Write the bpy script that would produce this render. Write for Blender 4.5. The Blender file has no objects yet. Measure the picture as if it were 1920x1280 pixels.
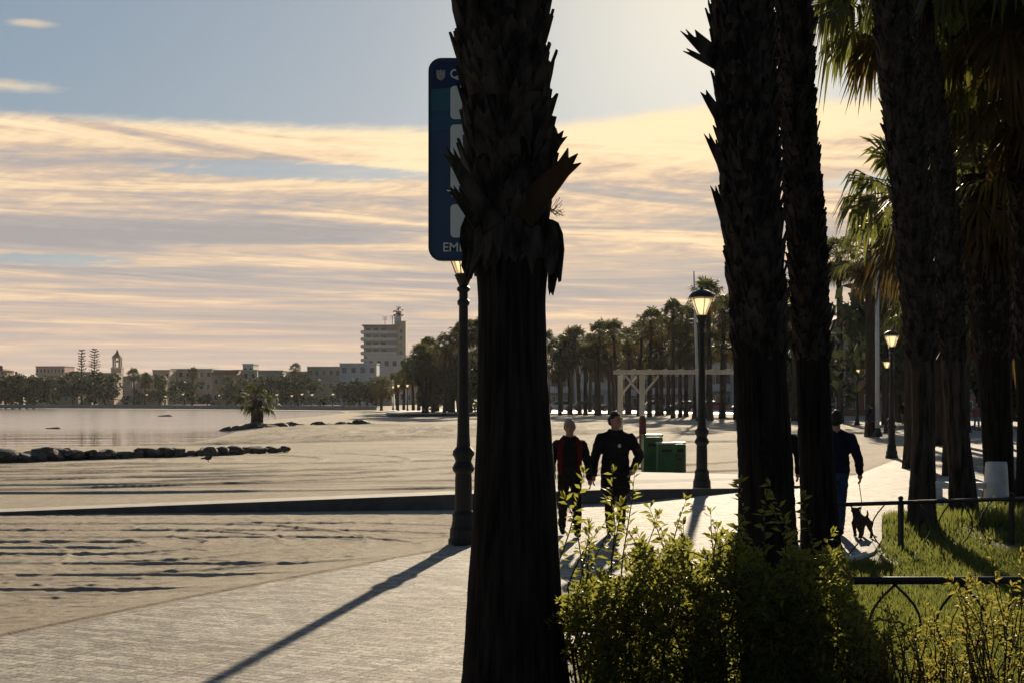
import bpy, math, random
import numpy as np
from mathutils import Vector as V, Matrix
R = math.radians
F = 2773.0           # focal length in pixels of the 1920 px wide frame
HZ = 745.0           # horizon row
CH = 2.0             # camera height
sc = bpy.context.scene
col = sc.collection
rng = random.Random(7)

def at(px, py, d):
    """point that stands d metres away on the ray of a pixel"""
    return V(((px - 960) / F * d, d, CH - (py - HZ) / F * d))
def gd(py, z=0.0):
    return F * (CH - z) / (py - HZ)
def gp(px, py, z=0.0):
    return at(px, py, gd(py, z))
ORD = ('first second third fourth fifth sixth seventh eighth ninth tenth eleventh twelfth thirteenth fourteenth fifteenth sixteenth '
       'seventeenth eighteenth nineteenth twentieth').split()
TENS = ['twenty', 'thirty', 'forty', 'fifty', 'sixty']
def ordn(i):
    if i < 20: return ORD[i]
    n = i + 1
    if n % 10 == 0: return {20: 'twentieth', 30: 'thirtieth', 40: 'fortieth', 50: 'fiftieth', 60: 'sixtieth'}[n]
    return TENS[n // 10 - 2] + '-' + ORD[n % 10 - 1]

# ------------------------------------------------------------------ mesh helpers
class MB:
    def __init__(s): s.v = []; s.f = []
    def add(s, vs, fs):
        o = len(s.v); s.v += [tuple(p) for p in vs]; s.f += [tuple(i + o for i in f) for f in fs]
    def box(s, c, size, rz=0.0, top=1.0):
        cx, cy, cz = c; a, b, h = (k / 2 for k in size); cs, sn = math.cos(rz), math.sin(rz); vs = []
        for z, t in ((-h, 1.0), (h, top)):
            for x, y in ((-a, -b), (a, -b), (a, b), (-a, b)):
                x *= t; y *= t
                vs.append((cx + x * cs - y * sn, cy + x * sn + y * cs, cz + z))
        s.add(vs, [(3, 2, 1, 0), (4, 5, 6, 7), (0, 1, 5, 4), (1, 2, 6, 5), (2, 3, 7, 6), (3, 0, 4, 7)])
    def tube(s, pts, rad, n=8, cap=True):
        pts = [V(p) for p in pts]; vs = []
        if not hasattr(rad, '__len__'): rad = [rad] * len(pts)
        for i, p in enumerate(pts):
            t = (pts[min(i + 1, len(pts) - 1)] - pts[max(i - 1, 0)]).normalized()
            a = V((0, 1, 0)) if abs(t.y) < .9 else V((1, 0, 0))
            u = t.cross(a).normalized(); w = t.cross(u)
            for k in range(n):
                an = 2 * math.pi * k / n
                vs.append(p + (u * math.cos(an) + w * math.sin(an)) * rad[i])
        fs = [(i * n + k, i * n + (k + 1) % n, (i + 1) * n + (k + 1) % n, (i + 1) * n + k) for i in range(len(pts) - 1) for k in range(n)]
        if cap: fs += [tuple(range(n - 1, -1, -1)), tuple(range((len(pts) - 1) * n, len(pts) * n))]
        s.add(vs, fs)
    def lathe(s, prof, n=16, c=(0, 0, 0), a0=0.0):
        vs = []; m = len(prof)
        for r, z in prof:
            for k in range(n):
                an = 2 * math.pi * k / n + a0
                vs.append((c[0] + r * math.cos(an), c[1] + r * math.sin(an), c[2] + z))
        fs = [(i * n + k, i * n + (k + 1) % n, (i + 1) * n + (k + 1) % n, (i + 1) * n + k) for i in range(m - 1) for k in range(n)]
        fs += [tuple(range(n - 1, -1, -1)), tuple(range((m - 1) * n, m * n))]
        s.add(vs, fs)
    def ell(s, c, r, n=12, m=8, jit=0.0, rg=None):
        vs = [(c[0], c[1], c[2] - r[2])]
        for i in range(1, m):
            ph = -math.pi / 2 + math.pi * i / m
            for k in range(n):
                an = 2 * math.pi * k / n; q = 1 + (rg.uniform(-jit, jit) if rg else 0)
                vs.append((c[0] + r[0] * q * math.cos(ph) * math.cos(an), c[1] + r[1] * q * math.cos(ph) * math.sin(an), c[2] + r[2] * q * math.sin(ph)))
        vs.append((c[0], c[1], c[2] + r[2])); t = len(vs) - 1
        fs = [(0, 1 + (k + 1) % n, 1 + k) for k in range(n)]
        for i in range(m - 2):
            fs += [(1 + i * n + k, 1 + i * n + (k + 1) % n, 1 + (i + 1) * n + (k + 1) % n, 1 + (i + 1) * n + k) for k in range(n)]
        fs += [(1 + (m - 2) * n + k, 1 + (m - 2) * n + (k + 1) % n, t) for k in range(n)]
        s.add(vs, fs)
    def cap(s, p, r, q, t, n=12):
        s.ell(p, (r,) * 3, n, 8); s.ell(q, (t,) * 3, n, 8); s.tube([p, q], [r, t], n)
    def plate(s, o, T, D, out, th):
        """outline (along T, along D) extruded by th"""
        o, T, D = V(o), V(T).normalized(), V(D).normalized(); N = T.cross(D).normalized() * th; m = len(out)
        vs = [o + T * a + D * b for a, b in out]; vs += [p + N for p in vs]
        s.add(vs, [tuple(range(m - 1, -1, -1)), tuple(range(m, 2 * m))] + [(i, (i + 1) % m, m + (i + 1) % m, m + i) for i in range(m)])
    def prism(s, poly, z0, z1):
        m = len(poly)
        g = lambda z, i: z[i] if hasattr(z, '__len__') else z
        vs = [(p[0], p[1], g(z0, i)) for i, p in enumerate(poly)] + [(p[0], p[1], g(z1, i)) for i, p in enumerate(poly)]
        s.add(vs, [tuple(range(m - 1, -1, -1)), tuple(range(m, 2 * m))] + [(i, (i + 1) % m, m + (i + 1) % m, m + i) for i in range(m)])
    def mesh(s, name, m, smooth=False):
        me = bpy.data.meshes.new(name); me.from_pydata(s.v, [], s.f); me.update()
        if m: me.materials.append(m)
        if smooth: me.polygons.foreach_set('use_smooth', [True] * len(me.polygons))
        return me
    def build(s, name, m, parent=None, smooth=False, bevel=0.0):
        return link(name, s.mesh(name, m, smooth), parent, bevel)
def link(name, me, parent=None, bevel=0.0):
    o = bpy.data.objects.new(name, me); col.objects.link(o)
    if parent: o.parent = parent
    if bevel:
        b = o.modifiers.new('bevel', 'BEVEL'); b.width = bevel; b.segments = 2; b.limit_method = 'ANGLE'
    return o
def thing(name, label, cat, loc=(0, 0, 0), rz=0.0, group=None):
    o = bpy.data.objects.new(name, None); col.objects.link(o); o.location = loc; o.rotation_euler = (0, 0, rz); o.empty_display_size = .2
    return tag(o, label, cat, group)
def tag(o, label, cat, group=None, kind=None):
    o['label'] = label
    if cat: o['category'] = cat
    if group: o['group'] = group
    if kind: o['kind'] = kind
    return o
def struct(o, kind='structure', label=None):
    o['kind'] = kind
    if label: o['label'] = label
    return o
def dup(o, loc=None, rz=None, sc_=None, label=None, parent=None):
    c = o.copy(); col.objects.link(c)
    if parent: c.parent = parent
    if loc is not None: c.location = loc
    if rz is not None: c.rotation_euler = (0, 0, rz)
    if sc_ is not None: c.scale = (sc_,) * 3 if not hasattr(sc_, '__len__') else sc_
    if label: c['label'] = label
    for ch in list(o.children): dup(ch, parent=c)
    return c
def fuse(name, mb, m, parent, voxel=.012, smooth=4, fold=0.0):
    """one continuous surface out of overlapping limbs"""
    o = mb.build(name, m, None, True)
    r = o.modifiers.new('r', 'REMESH'); r.mode = 'VOXEL'; r.voxel_size = voxel; r.use_smooth_shade = True
    k = o.modifiers.new('s', 'SMOOTH'); k.factor = .5; k.iterations = smooth
    dg = bpy.context.evaluated_depsgraph_get(); dg.update()
    me = bpy.data.meshes.new_from_object(o.evaluated_get(dg)); o.modifiers.clear(); o.data = me
    if not me.materials: me.materials.append(m)
    if fold:
        from mathutils import noise as mn
        N_ = [v.normal.copy() for v in me.vertices]
        for v, nv in zip(me.vertices, N_):
            p = v.co; v.co = p + nv * fold * (mn.noise(V((p.x * 9, p.y * 9, p.z * 22))) + .6 * mn.noise(V((p.x * 22 + p.z * 9, p.y * 22, p.z * 30))))
    me.polygons.foreach_set('use_smooth', [True] * len(me.polygons))
    if parent: o.parent = parent
    return o

# ------------------------------------------------------------------ materials
def nodes(name):
    m = bpy.data.materials.new(name); m.use_nodes = True; nt = m.node_tree
    return m, nt, nt.nodes['Principled BSDF'], nt.nodes['Material Output']
def nn(nt, t, **k):
    n = nt.nodes.new('ShaderNode' + t)
    for a, b in k.items():
        if a.startswith('i_'):
            q = a[2:]; n.inputs[int(q) if q.isdigit() else q].default_value = b
        else: setattr(n, a, b)
    return n
def mat(name, c1, c2=None, scale=4.0, rough=.8, bump=0.0, bscale=None, stretch=(1, 1, 1), spec=.3, coord='Object', metal=0.0, detail=6, lo=.35, hi=.65, trans=0.0, tcol=None):
    m, nt, p, out = nodes(name); c2 = c2 or c1; L = nt.links.new
    tc = nn(nt, 'TexCoord'); mp = nn(nt, 'Mapping'); mp.inputs['Scale'].default_value = stretch
    src = tc.outputs[coord] if coord != 'World' else nn(nt, 'NewGeometry').outputs['Position']
    L(src, mp.inputs[0])
    n = nn(nt, 'TexNoise', i_Scale=scale, i_Detail=detail, i_Roughness=.6); L(mp.outputs[0], n.inputs['Vector'])
    r = nn(nt, 'ValToRGB'); r.color_ramp.elements[0].position = lo; r.color_ramp.elements[1].position = hi
    r.color_ramp.elements[0].color = (*c1, 1); r.color_ramp.elements[1].color = (*c2, 1); L(n.outputs[0], r.inputs[0])
    L(r.outputs[0], p.inputs['Base Color']); p.inputs['Roughness'].default_value = rough
    p.inputs['Specular IOR Level'].default_value = spec; p.inputs['Metallic'].default_value = metal
    if bump:
        b = nn(nt, 'TexNoise', i_Scale=bscale or scale * 3, i_Detail=8, i_Roughness=.65); L(mp.outputs[0], b.inputs['Vector'])
        bp = nn(nt, 'Bump', i_Strength=min(1, bump * 2), i_Distance=bump); L(b.outputs[0], bp.inputs['Height']); L(bp.outputs[0], p.inputs['Normal'])
    if trans:
        t = nn(nt, 'BsdfTranslucent'); mx = nn(nt, 'MixShader', i_0=trans)
        if tcol: t.inputs[0].default_value = (*tcol, 1)
        else: L(r.outputs[0], t.inputs[0])
        L(p.outputs[0], mx.inputs[1]); L(t.outputs[0], mx.inputs[2]); L(mx.outputs[0], out.inputs[0])
    return m

M = {}
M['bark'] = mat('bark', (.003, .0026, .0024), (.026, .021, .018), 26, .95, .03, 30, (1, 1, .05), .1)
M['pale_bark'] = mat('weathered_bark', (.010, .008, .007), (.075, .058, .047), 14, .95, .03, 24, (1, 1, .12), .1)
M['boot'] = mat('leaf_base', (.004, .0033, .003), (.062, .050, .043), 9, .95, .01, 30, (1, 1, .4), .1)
M['stub'] = mat('petiole_stub', (.02, .014, .009), (.05, .036, .018), 8, .9, .01, 20, (1, 1, .3), .1, trans=.25, tcol=(.16, .10, .03))
M['dist_bark'] = mat('far_bark', (.03, .022, .016), (.06, .045, .034), 4, .95, .05, 8, (1, 1, .3), .1)
M['frond'] = mat('palm_frond', (.020, .030, .010), (.05, .062, .02), 2, .5, spec=.25, trans=.5, tcol=(.13, .14, .03))
M['frond_far'] = mat('palm_frond_dusky', (.012, .016, .007), (.034, .04, .015), 2, .6, spec=.15, trans=.35, tcol=(.10, .105, .025))
M['dead'] = mat('dead_frond', (.03, .022, .010), (.07, .052, .024), 2, .9, spec=.1, trans=.3, tcol=(.15, .10, .03))
M['leaf'] = mat('hedge_leaf', (.013, .021, .007), (.05, .062, .016), 3.5, .5, spec=.2, trans=.5, tcol=(.31, .31, .055))
M['leaf2'] = mat('shrub_leaf', (.035, .042, .010), (.11, .10, .02), 5, .5, spec=.2, trans=.5, tcol=(.30, .26, .05))
M['twig'] = mat('twig', (.03, .016, .008), (.07, .04, .02), 20, .8)
M['tree_leaf'] = mat('tree_leaf', (.022, .032, .012), (.05, .062, .024), .6, .7, spec=.2, trans=.3)
M['grassblade'] = mat('grass_blade', (.02, .03, .008), (.065, .072, .018), .9, .6, spec=.2, trans=.48, tcol=(.18, .20, .045), coord='World')
M['iron'] = mat('black_iron', (.006, .006, .006), (.014, .013, .012), 12, .55, .002, 60, spec=.35)
M['white_paint'] = mat('white_painted_steel', (.55, .56, .58), (.68, .69, .70), 3, .45, spec=.4)
M['wood'] = mat('pale_timber', (.44, .40, .32), (.60, .55, .45), 3, .7, .004, 20, (1, 1, .2))
M['concrete'] = mat('white_concrete', (.52, .52, .52), (.66, .66, .65), 5, .85, .004, 40)
M['kerb'] = mat('pale_kerb_stone', (.46, .43, .38), (.6, .555, .49), 3, .9, .004, 30, coord='World', spec=.05)
M['green_bin'] = mat('green_plastic', (.013, .08, .022), (.026, .13, .038), 3, .45, spec=.4)
M['green_light'] = mat('faded_green_plastic', (.03, .06, .018), (.05, .085, .03), 3, .5, spec=.4)
M['pale_trim'] = mat('pale_trim', (.35, .36, .33), (.5, .5, .46), 5, .6)
M['red_post'] = mat('red_paint', (.10, .02, .016), (.15, .035, .028), 5, .5)
M['rock'] = mat('breakwater_rock', (.035, .03, .03), (.12, .105, .10), 2.2, .9, .05, 6)
M['rock_dark'] = mat('wet_rock', (.03, .026, .024), (.08, .07, .06), 2.2, .85, .05, 6)
M['soil'] = mat('soil_and_short_grass', (.055, .060, .018), (.13, .125, .045), 1.6, .95, .03, 25, coord='World')
M['plaza'] = mat('far_plaza_paving', (.42, .37, .31), (.52, .47, .40), .5, .6, .004, 3, coord='World', spec=.35)
M['asphalt'] = mat('asphalt', (.05, .05, .05), (.075, .072, .07), .6, .9, .01, 5, coord='World')
M['pane'] = mat('window_glass', (.015, .018, .022), (.03, .035, .04), 1, .15, spec=.6)
M['frame_white'] = mat('white_window_frame', (.5, .5, .5), (.6, .6, .6), 2, .6)
M['roof_tile'] = mat('terracotta_roof', (.14, .06, .04), (.22, .10, .065), 2, .9)
M['tyre'] = mat('rubber', (.012, .012, .012), (.02, .02, .02), 5, .9)
M['alloy'] = mat('alloy', (.3, .3, .3), (.4, .4, .4), 5, .35, metal=.9)
M['lampglass'] = None
def walls(name, c, k=.8):
    return mat(name, tuple(q * k for q in c), c, .5, .9, .01, 3)
W = {k: walls('plaster_' + k, c) for k, c in {'cream': (.36, .31, .24), 'white': (.5, .5, .5), 'blue': (.38, .43, .50), 'pink': (.40, .25, .21), 'ochre': (.36, .26, .16),
      'grey': (.26, .26, .26), 'brick': (.26, .12, .085), 'sand': (.42, .34, .25), 'rose': (.32, .19, .155)}.items()}

def glassy():
    m, nt, p, out = nodes('frosted_lantern_glass'); L = nt.links.new
    t = nn(nt, 'BsdfTranslucent'); t.inputs[0].default_value = (.92, .82, .62, 1)
    g = nn(nt, 'BsdfGlossy', i_Roughness=.12); tr = nn(nt, 'BsdfTransparent'); tr.inputs[0].default_value = (.95, .9, .8, 1)
    n = nn(nt, 'TexNoise', i_Scale=6.0); tc = nn(nt, 'TexCoord'); L(tc.outputs['Object'], n.inputs['Vector'])
    a = nn(nt, 'MixShader', i_0=.35); b = nn(nt, 'MixShader', i_0=.1)
    mr = nn(nt, 'MapRange', i_1=.3, i_2=.7, i_3=.25, i_4=.5); L(n.outputs[0], mr.inputs[0]); L(mr.outputs[0], a.inputs[0])
    rf = nn(nt, 'BsdfRefraction', i_Roughness=.6, i_IOR=1.02); rf.inputs[0].default_value = (1, .92, .75, 1); tm = nn(nt, 'MixShader', i_0=.55); L(t.outputs[0], tm.inputs[1]); L(rf.outputs[0], tm.inputs[2])
    L(tm.outputs[0], a.inputs[1]); L(tr.outputs[0], a.inputs[2]); L(a.outputs[0], b.inputs[1]); L(g.outputs[0], b.inputs[2]); L(b.outputs[0], out.inputs[0])
    return m
M['lampglass'] = glassy()
M['added_glow'], _nt, _p, _o = nodes('added_lantern_glow'); _p.inputs['Emission Color'].default_value = (1, .80, .48, 1); _p.inputs['Emission Strength'].default_value = .9; _p.inputs['Base Color'].default_value = (.8, .75, .65, 1)  # weak emission added in place of sunlight caught in the lantern glass

def sandmat():
    m, nt, p, out = nodes('raked_sand'); L = nt.links.new
    g = nn(nt, 'NewGeometry')
    n1 = nn(nt, 'TexNoise', i_Scale=.35, i_Detail=8, i_Roughness=.65); L(g.outputs['Position'], n1.inputs['Vector'])
    n2 = nn(nt, 'TexNoise', i_Scale=6.0, i_Detail=9, i_Roughness=.8); L(g.outputs['Position'], n2.inputs['Vector'])
    r = nn(nt, 'ValToRGB'); r.color_ramp.elements[0].position = .3; r.color_ramp.elements[1].position = .7
    r.color_ramp.elements[0].color = (.42, .355, .27, 1); r.color_ramp.elements[1].color = (.56, .48, .37, 1); L(n1.outputs[0], r.inputs[0])
    mx = nn(nt, 'MixRGB', blend_type='MULTIPLY', i_0=.85); L(r.outputs[0], mx.inputs[1])
    r2 = nn(nt, 'ValToRGB'); r2.color_ramp.elements[0].position = .3; r2.color_ramp.elements[0].color = (.5, .48, .46, 1); r2.color_ramp.elements[1].position = .6
    L(n2.outputs[0], r2.inputs[0]); L(r2.outputs[0], mx.inputs[2])
    mp = nn(nt, 'Mapping'); mp.inputs['Scale'].default_value = (.14, 1.3, 1); mp.inputs['Rotation'].default_value = (0, 0, -.06); L(g.outputs['Position'], mp.inputs[0]); n5 = nn(nt, 'TexNoise', i_Scale=1.0, i_Detail=9, i_Roughness=.75); L(mp.outputs[0], n5.inputs['Vector'])
    r5 = nn(nt, 'ValToRGB'); r5.color_ramp.elements[0].position = .55; r5.color_ramp.elements[1].position = .68; r5.color_ramp.elements[0].color = (1, 1, 1, 1); r5.color_ramp.elements[1].color = (.42, .38, .35, 1); sy = nn(nt, 'SeparateXYZ'); L(g.outputs['Position'], sy.inputs[0])
    def mm(op, a, b):
        q = nn(nt, 'Math', operation=op)
        for i, k in enumerate((a, b)):
            if isinstance(k, (int, float)): q.inputs[i].default_value = k
            else: L(k, q.inputs[i])
        return q.outputs[0]
    dy = mm('DIVIDE', mm('SUBTRACT', mm('ADD', sy.outputs[1], mm('MULTIPLY', sy.outputs[0], -.12)), 36.0), 2.6)      # band of dry seaweed left behind the walkway
    wr = mm('MULTIPLY', mm('EXPONENT', mm('MULTIPLY', mm('MULTIPLY', dy, dy), -1.0), 0), .11); L(mm('ADD', n5.outputs[0], wr), r5.inputs[0])
    mx3 = nn(nt, 'MixRGB', blend_type='MULTIPLY', i_0=1.0); L(mx.outputs[0], mx3.inputs[1]); L(r5.outputs[0], mx3.inputs[2]); L(mx3.outputs[0], p.inputs['Base Color'])
    p.inputs['Roughness'].default_value = .95; p.inputs['Specular IOR Level'].default_value = .1
    b = nn(nt, 'Bump', i_Strength=1.0, i_Distance=.055); n3 = nn(nt, 'TexNoise', i_Scale=7.0, i_Detail=9, i_Roughness=.8)
    L(g.outputs['Position'], n3.inputs['Vector']); L(n3.outputs[0], b.inputs['Height']); L(b.outputs[0], p.inputs['Normal'])
    return m
M['sand'] = sandmat()

def tilemat():
    m, nt, p, out = nodes('promenade_tiles'); L = nt.links.new
    g = nn(nt, 'NewGeometry'); mp = nn(nt, 'Mapping'); mp.inputs['Rotation'].default_value = (0, 0, R(28)); L(g.outputs['Position'], mp.inputs[0])
    br = nn(nt, 'TexBrick', i_Scale=1.0); br.inputs['Brick Width'].default_value = .2; br.inputs['Row Height'].default_value = .1
    br.inputs['Mortar Size'].default_value = .005; br.inputs['Mortar Smooth'].default_value = .3; br.inputs['Bias'].default_value = 0
    br.inputs['Color1'].default_value = (.38, .355, .32, 1); br.inputs['Color2'].default_value = (.80, .75, .67, 1); br.inputs['Mortar'].default_value = (.24, .22, .19, 1)
    L(mp.outputs[0], br.inputs['Vector'])
    n1 = nn(nt, 'TexNoise', i_Scale=.6, i_Detail=8, i_Roughness=.7); L(g.outputs['Position'], n1.inputs['Vector'])
    r = nn(nt, 'ValToRGB'); r.color_ramp.elements[0].position = .35; r.color_ramp.elements[1].position = .65
    r.color_ramp.elements[0].color = (.74, .71, .68, 1); r.color_ramp.elements[1].color = (1, 1, 1, 1); L(n1.outputs[0], r.inputs[0])
    mx = nn(nt, 'MixRGB', blend_type='MULTIPLY', i_0=1.0); L(br.outputs[0], mx.inputs[1]); L(r.outputs[0], mx.inputs[2]); L(mx.outputs[0], p.inputs['Base Color'])
    n2 = nn(nt, 'TexNoise', i_Scale=60.0, i_Detail=6); L(g.outputs['Position'], n2.inputs['Vector'])
    rr = nn(nt, 'MapRange', i_1=.3, i_2=.7, i_3=.62, i_4=.96); L(n2.outputs[0], rr.inputs[0]); L(rr.outputs[0], p.inputs['Roughness'])
    p.inputs['Specular IOR Level'].default_value = .09
    n4 = nn(nt, 'TexNoise', i_Scale=22.0, i_Detail=5, i_Roughness=.8); L(g.outputs['Position'], n4.inputs['Vector'])
    r4 = nn(nt, 'ValToRGB'); r4.color_ramp.elements[0].position = .40; r4.color_ramp.elements[1].position = .58; r4.color_ramp.elements[0].color = (.34, .325, .305, 1); L(n4.outputs[0], r4.inputs[0])
    mx2 = nn(nt, 'MixRGB', blend_type='MULTIPLY', i_0=.8); L(mx.outputs[0], mx2.inputs[1]); L(r4.outputs[0], mx2.inputs[2]); b2 = nn(nt, 'TexBrick', i_Scale=1.0); b2.inputs['Brick Width'].default_value = 1.2; b2.inputs['Row Height'].default_value = 1.2; b2.inputs['Mortar Size'].default_value = .014; b2.offset = 0.0
    b2.inputs['Color1'].default_value = (1, 1, 1, 1); b2.inputs['Color2'].default_value = (.9, .89, .87, 1); b2.inputs['Mortar'].default_value = (.5, .48, .45, 1); L(mp.outputs[0], b2.inputs['Vector'])
    mx5 = nn(nt, 'MixRGB', blend_type='MULTIPLY', i_0=.8); L(mx2.outputs[0], mx5.inputs[1]); L(b2.outputs[0], mx5.inputs[2]); L(mx5.outputs[0], p.inputs['Base Color'])
    ad2 = nn(nt, 'Math', operation='MULTIPLY_ADD', i_1=-.8); L(br.outputs['Fac'], ad2.inputs[0]); L(n4.outputs[0], ad2.inputs[2])
    b = nn(nt, 'Bump', i_Strength=.9, i_Distance=.02); L(ad2.outputs[0], b.inputs['Height']); L(b.outputs[0], p.inputs['Normal'])
    return m
M['tiles'] = tilemat()

def watermat():
    m, nt, p, out = nodes('lagoon_water'); L = nt.links.new
    p.inputs['Base Color'].default_value = (.5, .43, .35, 1); p.inputs['Roughness'].default_value = .10; p.inputs['IOR'].default_value = 1.33
    p.inputs['Specular IOR Level'].default_value = .5
    g = nn(nt, 'NewGeometry'); mp = nn(nt, 'Mapping'); mp.inputs['Scale'].default_value = (.25, .8, 1); L(g.outputs['Position'], mp.inputs[0])
    n = nn(nt, 'TexNoise', i_Scale=.5, i_Detail=4); L(mp.outputs[0], n.inputs['Vector'])
    sp = nn(nt, 'SeparateXYZ'); L(g.outputs['Position'], sp.inputs[0]); mr = nn(nt, 'MapRange', i_1=88.0, i_2=122.0, i_3=.04, i_4=.17); L(sp.outputs[1], mr.inputs[0]); L(mr.outputs[0], p.inputs['Roughness'])
    b = nn(nt, 'Bump', i_Strength=.4, i_Distance=.1); L(n.outputs[0], b.inputs['Height']); L(b.outputs[0], p.inputs['Normal'])
    return m
M['water'] = watermat()

# ------------------------------------------------------------------ sky, sun, camera
SUN_AZ, SUN_EL = math.atan((1364 - 960) / F), R(15)
def world():
    w = bpy.data.worlds.new("World"); sc.world = w; w.use_nodes = True; nt = w.node_tree; L = nt.links.new
    bg = nt.nodes['Background']; ST = .05; bg.inputs[1].default_value = ST
    s = nn(nt, 'TexSky', sky_type='NISHITA', sun_disc=False, sun_elevation=SUN_EL, sun_rotation=SUN_AZ, air_density=1.0, dust_density=.6, ozone_density=1.5)
    def math_(op, a, b=None, c=None):
        n = nn(nt, 'Math', operation=op)
        for i, q in enumerate((a, b, c)):
            if q is None: continue
            if isinstance(q, (int, float)): n.inputs[i].default_value = q
            else: L(q, n.inputs[i])
        return n.outputs[0]
    def ss(x, a, b, lo=0.0, hi=1.0):
        n = nn(nt, 'MapRange', interpolation_type='SMOOTHSTEP', i_1=a, i_2=b, i_3=lo, i_4=hi); L(x, n.inputs[0]); return n.outputs[0]
    def mixc(f, a, b, bt='MIX'):
        n = nn(nt, 'MixRGB', blend_type=bt)
        for i, q in enumerate((f, a, b)):
            if isinstance(q, (int, float)): n.inputs[i].default_value = q
            elif isinstance(q, tuple): n.inputs[i].default_value = (*q, 1)
            else: L(q, n.inputs[i])
        return n.outputs[0]
    tc = nn(nt, 'TexCoord'); sp = nn(nt, 'SeparateXYZ'); L(tc.outputs['Generated'], sp.inputs[0]); x, y, z = sp.outputs
    az = math_('ARCTAN2', x, y)
    v = math_('DIVIDE', z, math_('SQRT', math_('MAXIMUM', math_('ADD', math_('MULTIPLY', x, x), math_('MULTIPLY', y, y)), 1e-6)))
    q = math_('LOGARITHM', math_('MAXIMUM', math_('ADD', v, .03), .005), math.e)
    def vec(a, b, c=0.0):
        n = nn(nt, 'CombineXYZ')
        for i, k in enumerate((a, b, c)):
            if isinstance(k, (int, float)): n.inputs[i].default_value = k
            else: L(k, n.inputs[i])
        return n.outputs[0]
    def noise(vc, sc_, det=5, dist=0.0, ro=.55):
        n = nn(nt, 'TexNoise', i_Scale=sc_, i_Detail=det, i_Distortion=dist, i_Roughness=ro); L(vc, n.inputs['Vector']); return n.outputs[0]
    qs = math_('ADD', q, math_('MULTIPLY', az, .22))
    base = vec(math_('MULTIPLY', az, 3.6), math_('MULTIPLY', qs, 8.0), 3.3); fine = vec(math_('MULTIPLY', az, 17.0), math_('MULTIPLY', qs, 30.0), 5.3)
    n4 = noise(fine, 1.0, 6, 1.2, .6); n1 = noise(base, 1.0, 9, .8, .62)                                     # long streaks
    n2 = noise(vec(math_('MULTIPLY', az, 1.3), math_('MULTIPLY', q, 2.6), 9.1), 1.0, 3)      # slow masses
    n3 = noise(vec(math_('MULTIPLY', az, 60.0), math_('MULTIPLY', math_('ADD', q, math_('MULTIPLY', az, -.9)), 42.0), 1.0), 1.0, 4, .4)   # ripples
    # mean lightness of the deck by height above the horizon
    ramp = nn(nt, 'ValToRGB'); cr = ramp.color_ramp; L(math_('DIVIDE', v, .25), ramp.inputs[0])
    pts = [(0, .42), (.08, .50), (.14, .40), (.20, .52), (.27, .44), (.31, .50), (.36, .38), (.44, .38), (.50, .52), (.56, .60), (.60, .66), (.66, .82), (.75, .9)]
    cr.elements[0].position, cr.elements[0].color = 0, (.5,) * 3 + (1,); cr.elements[1].position, cr.elements[1].color = 1, (.8,) * 3 + (1,)
    for p_, l_ in pts[1:]:
        e = cr.elements.new(p_); e.color = (l_, l_, l_, 1)
    near = math_('SUBTRACT', az, SUN_AZ)
    glow = math_('EXPONENT', math_('MULTIPLY', math_('MULTIPLY', near, near), -14.0))
    lit = math_('ADD', ramp.outputs[0], math_('MULTIPLY', math_('SUBTRACT', n1, .5), 2.5))
    lit = math_('ADD', lit, math_('MULTIPLY', math_('SUBTRACT', n2, .5), 1.2)); lit = math_('ADD', lit, math_('MULTIPLY', math_('SUBTRACT', n4, .5), .5))
    lit = math_('ADD', lit, math_('MULTIPLY', math_('MULTIPLY', math_('SUBTRACT', n3, .5), .45), ss(v, .07, .13)))
    lit = math_('ADD', lit, math_('MULTIPLY', math_('MULTIPLY', glow, .22), ss(v, .04, .14)))
    cc = nn(nt, 'ValToRGB'); c_ = cc.color_ramp; L(lit, cc.inputs[0])
    c_.elements[0].position, c_.elements[0].color = .12, (.39, .36, .35, 1); c_.elements[1].position, c_.elements[1].color = 1.0, (1.0, .79, .51, 1)
    for p_, k in ((.38, (.48, .42, .385)), (.58, (.68, .515, .385)), (.76, (.89, .67, .44))):
        e = c_.elements.new(p_); e.color = (*k, 1)
    cloud = mixc(ss(v, .09, .0, 0, .5), cc.outputs[0], (.70, .46, .325))
    cloud = mixc(1.0, cloud, mixc(math_('MULTIPLY', glow, .9), (1.0, 1.0, 1.0), (1.08, 1.06, 1.0)), 'MULTIPLY')
    # cover: everything under a clean upper edge that rises towards the sun
    edge = math_('ADD', ss(az, -.02, .16, .1815, .197), math_('MULTIPLY', math_('SUBTRACT', n3, .5), .006))
    edge = math_('ADD', edge, math_('MULTIPLY', math_('SUBTRACT', n2, .5), .008))
    cover = ss(math_('SUBTRACT', v, edge), .004, -.006)
    def blob(a0, v0, wa, wv, hard=.5):
        d1 = math_('DIVIDE', math_('SUBTRACT', az, a0), wa); d2 = math_('DIVIDE', math_('SUBTRACT', v, v0), wv)
        r = math_('SQRT', math_('ADD', math_('MULTIPLY', d1, d1), math_('MULTIPLY', d2, d2)))
        r = math_('ADD', r, math_('ADD', math_('MULTIPLY', math_('SUBTRACT', n3, .5), .9), math_('MULTIPLY', math_('SUBTRACT', n1, .5), 1.3)))
        return ss(r, 1.0, 1.0 - hard)
    for b in (blob(-.135, .151, .125, .0075), blob(-.30, .089, .06, .005), blob(.26, .141, .06, .009)):
        cover = math_('MULTIPLY', cover, math_('SUBTRACT', 1.0, math_('MULTIPLY', b, .85)))
    thin = ss(n1, .36, .20, 0, .45); cover = math_('MULTIPLY', cover, math_('SUBTRACT', 1.0, thin))
    wisp = math_('MULTIPLY', math_('MAXIMUM', blob(-.33, .1995, .05, .005, .9), blob(-.315, .2405, .022, .004, .9)), .55)
    cover = math_('MAXIMUM', cover, wisp)
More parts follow.
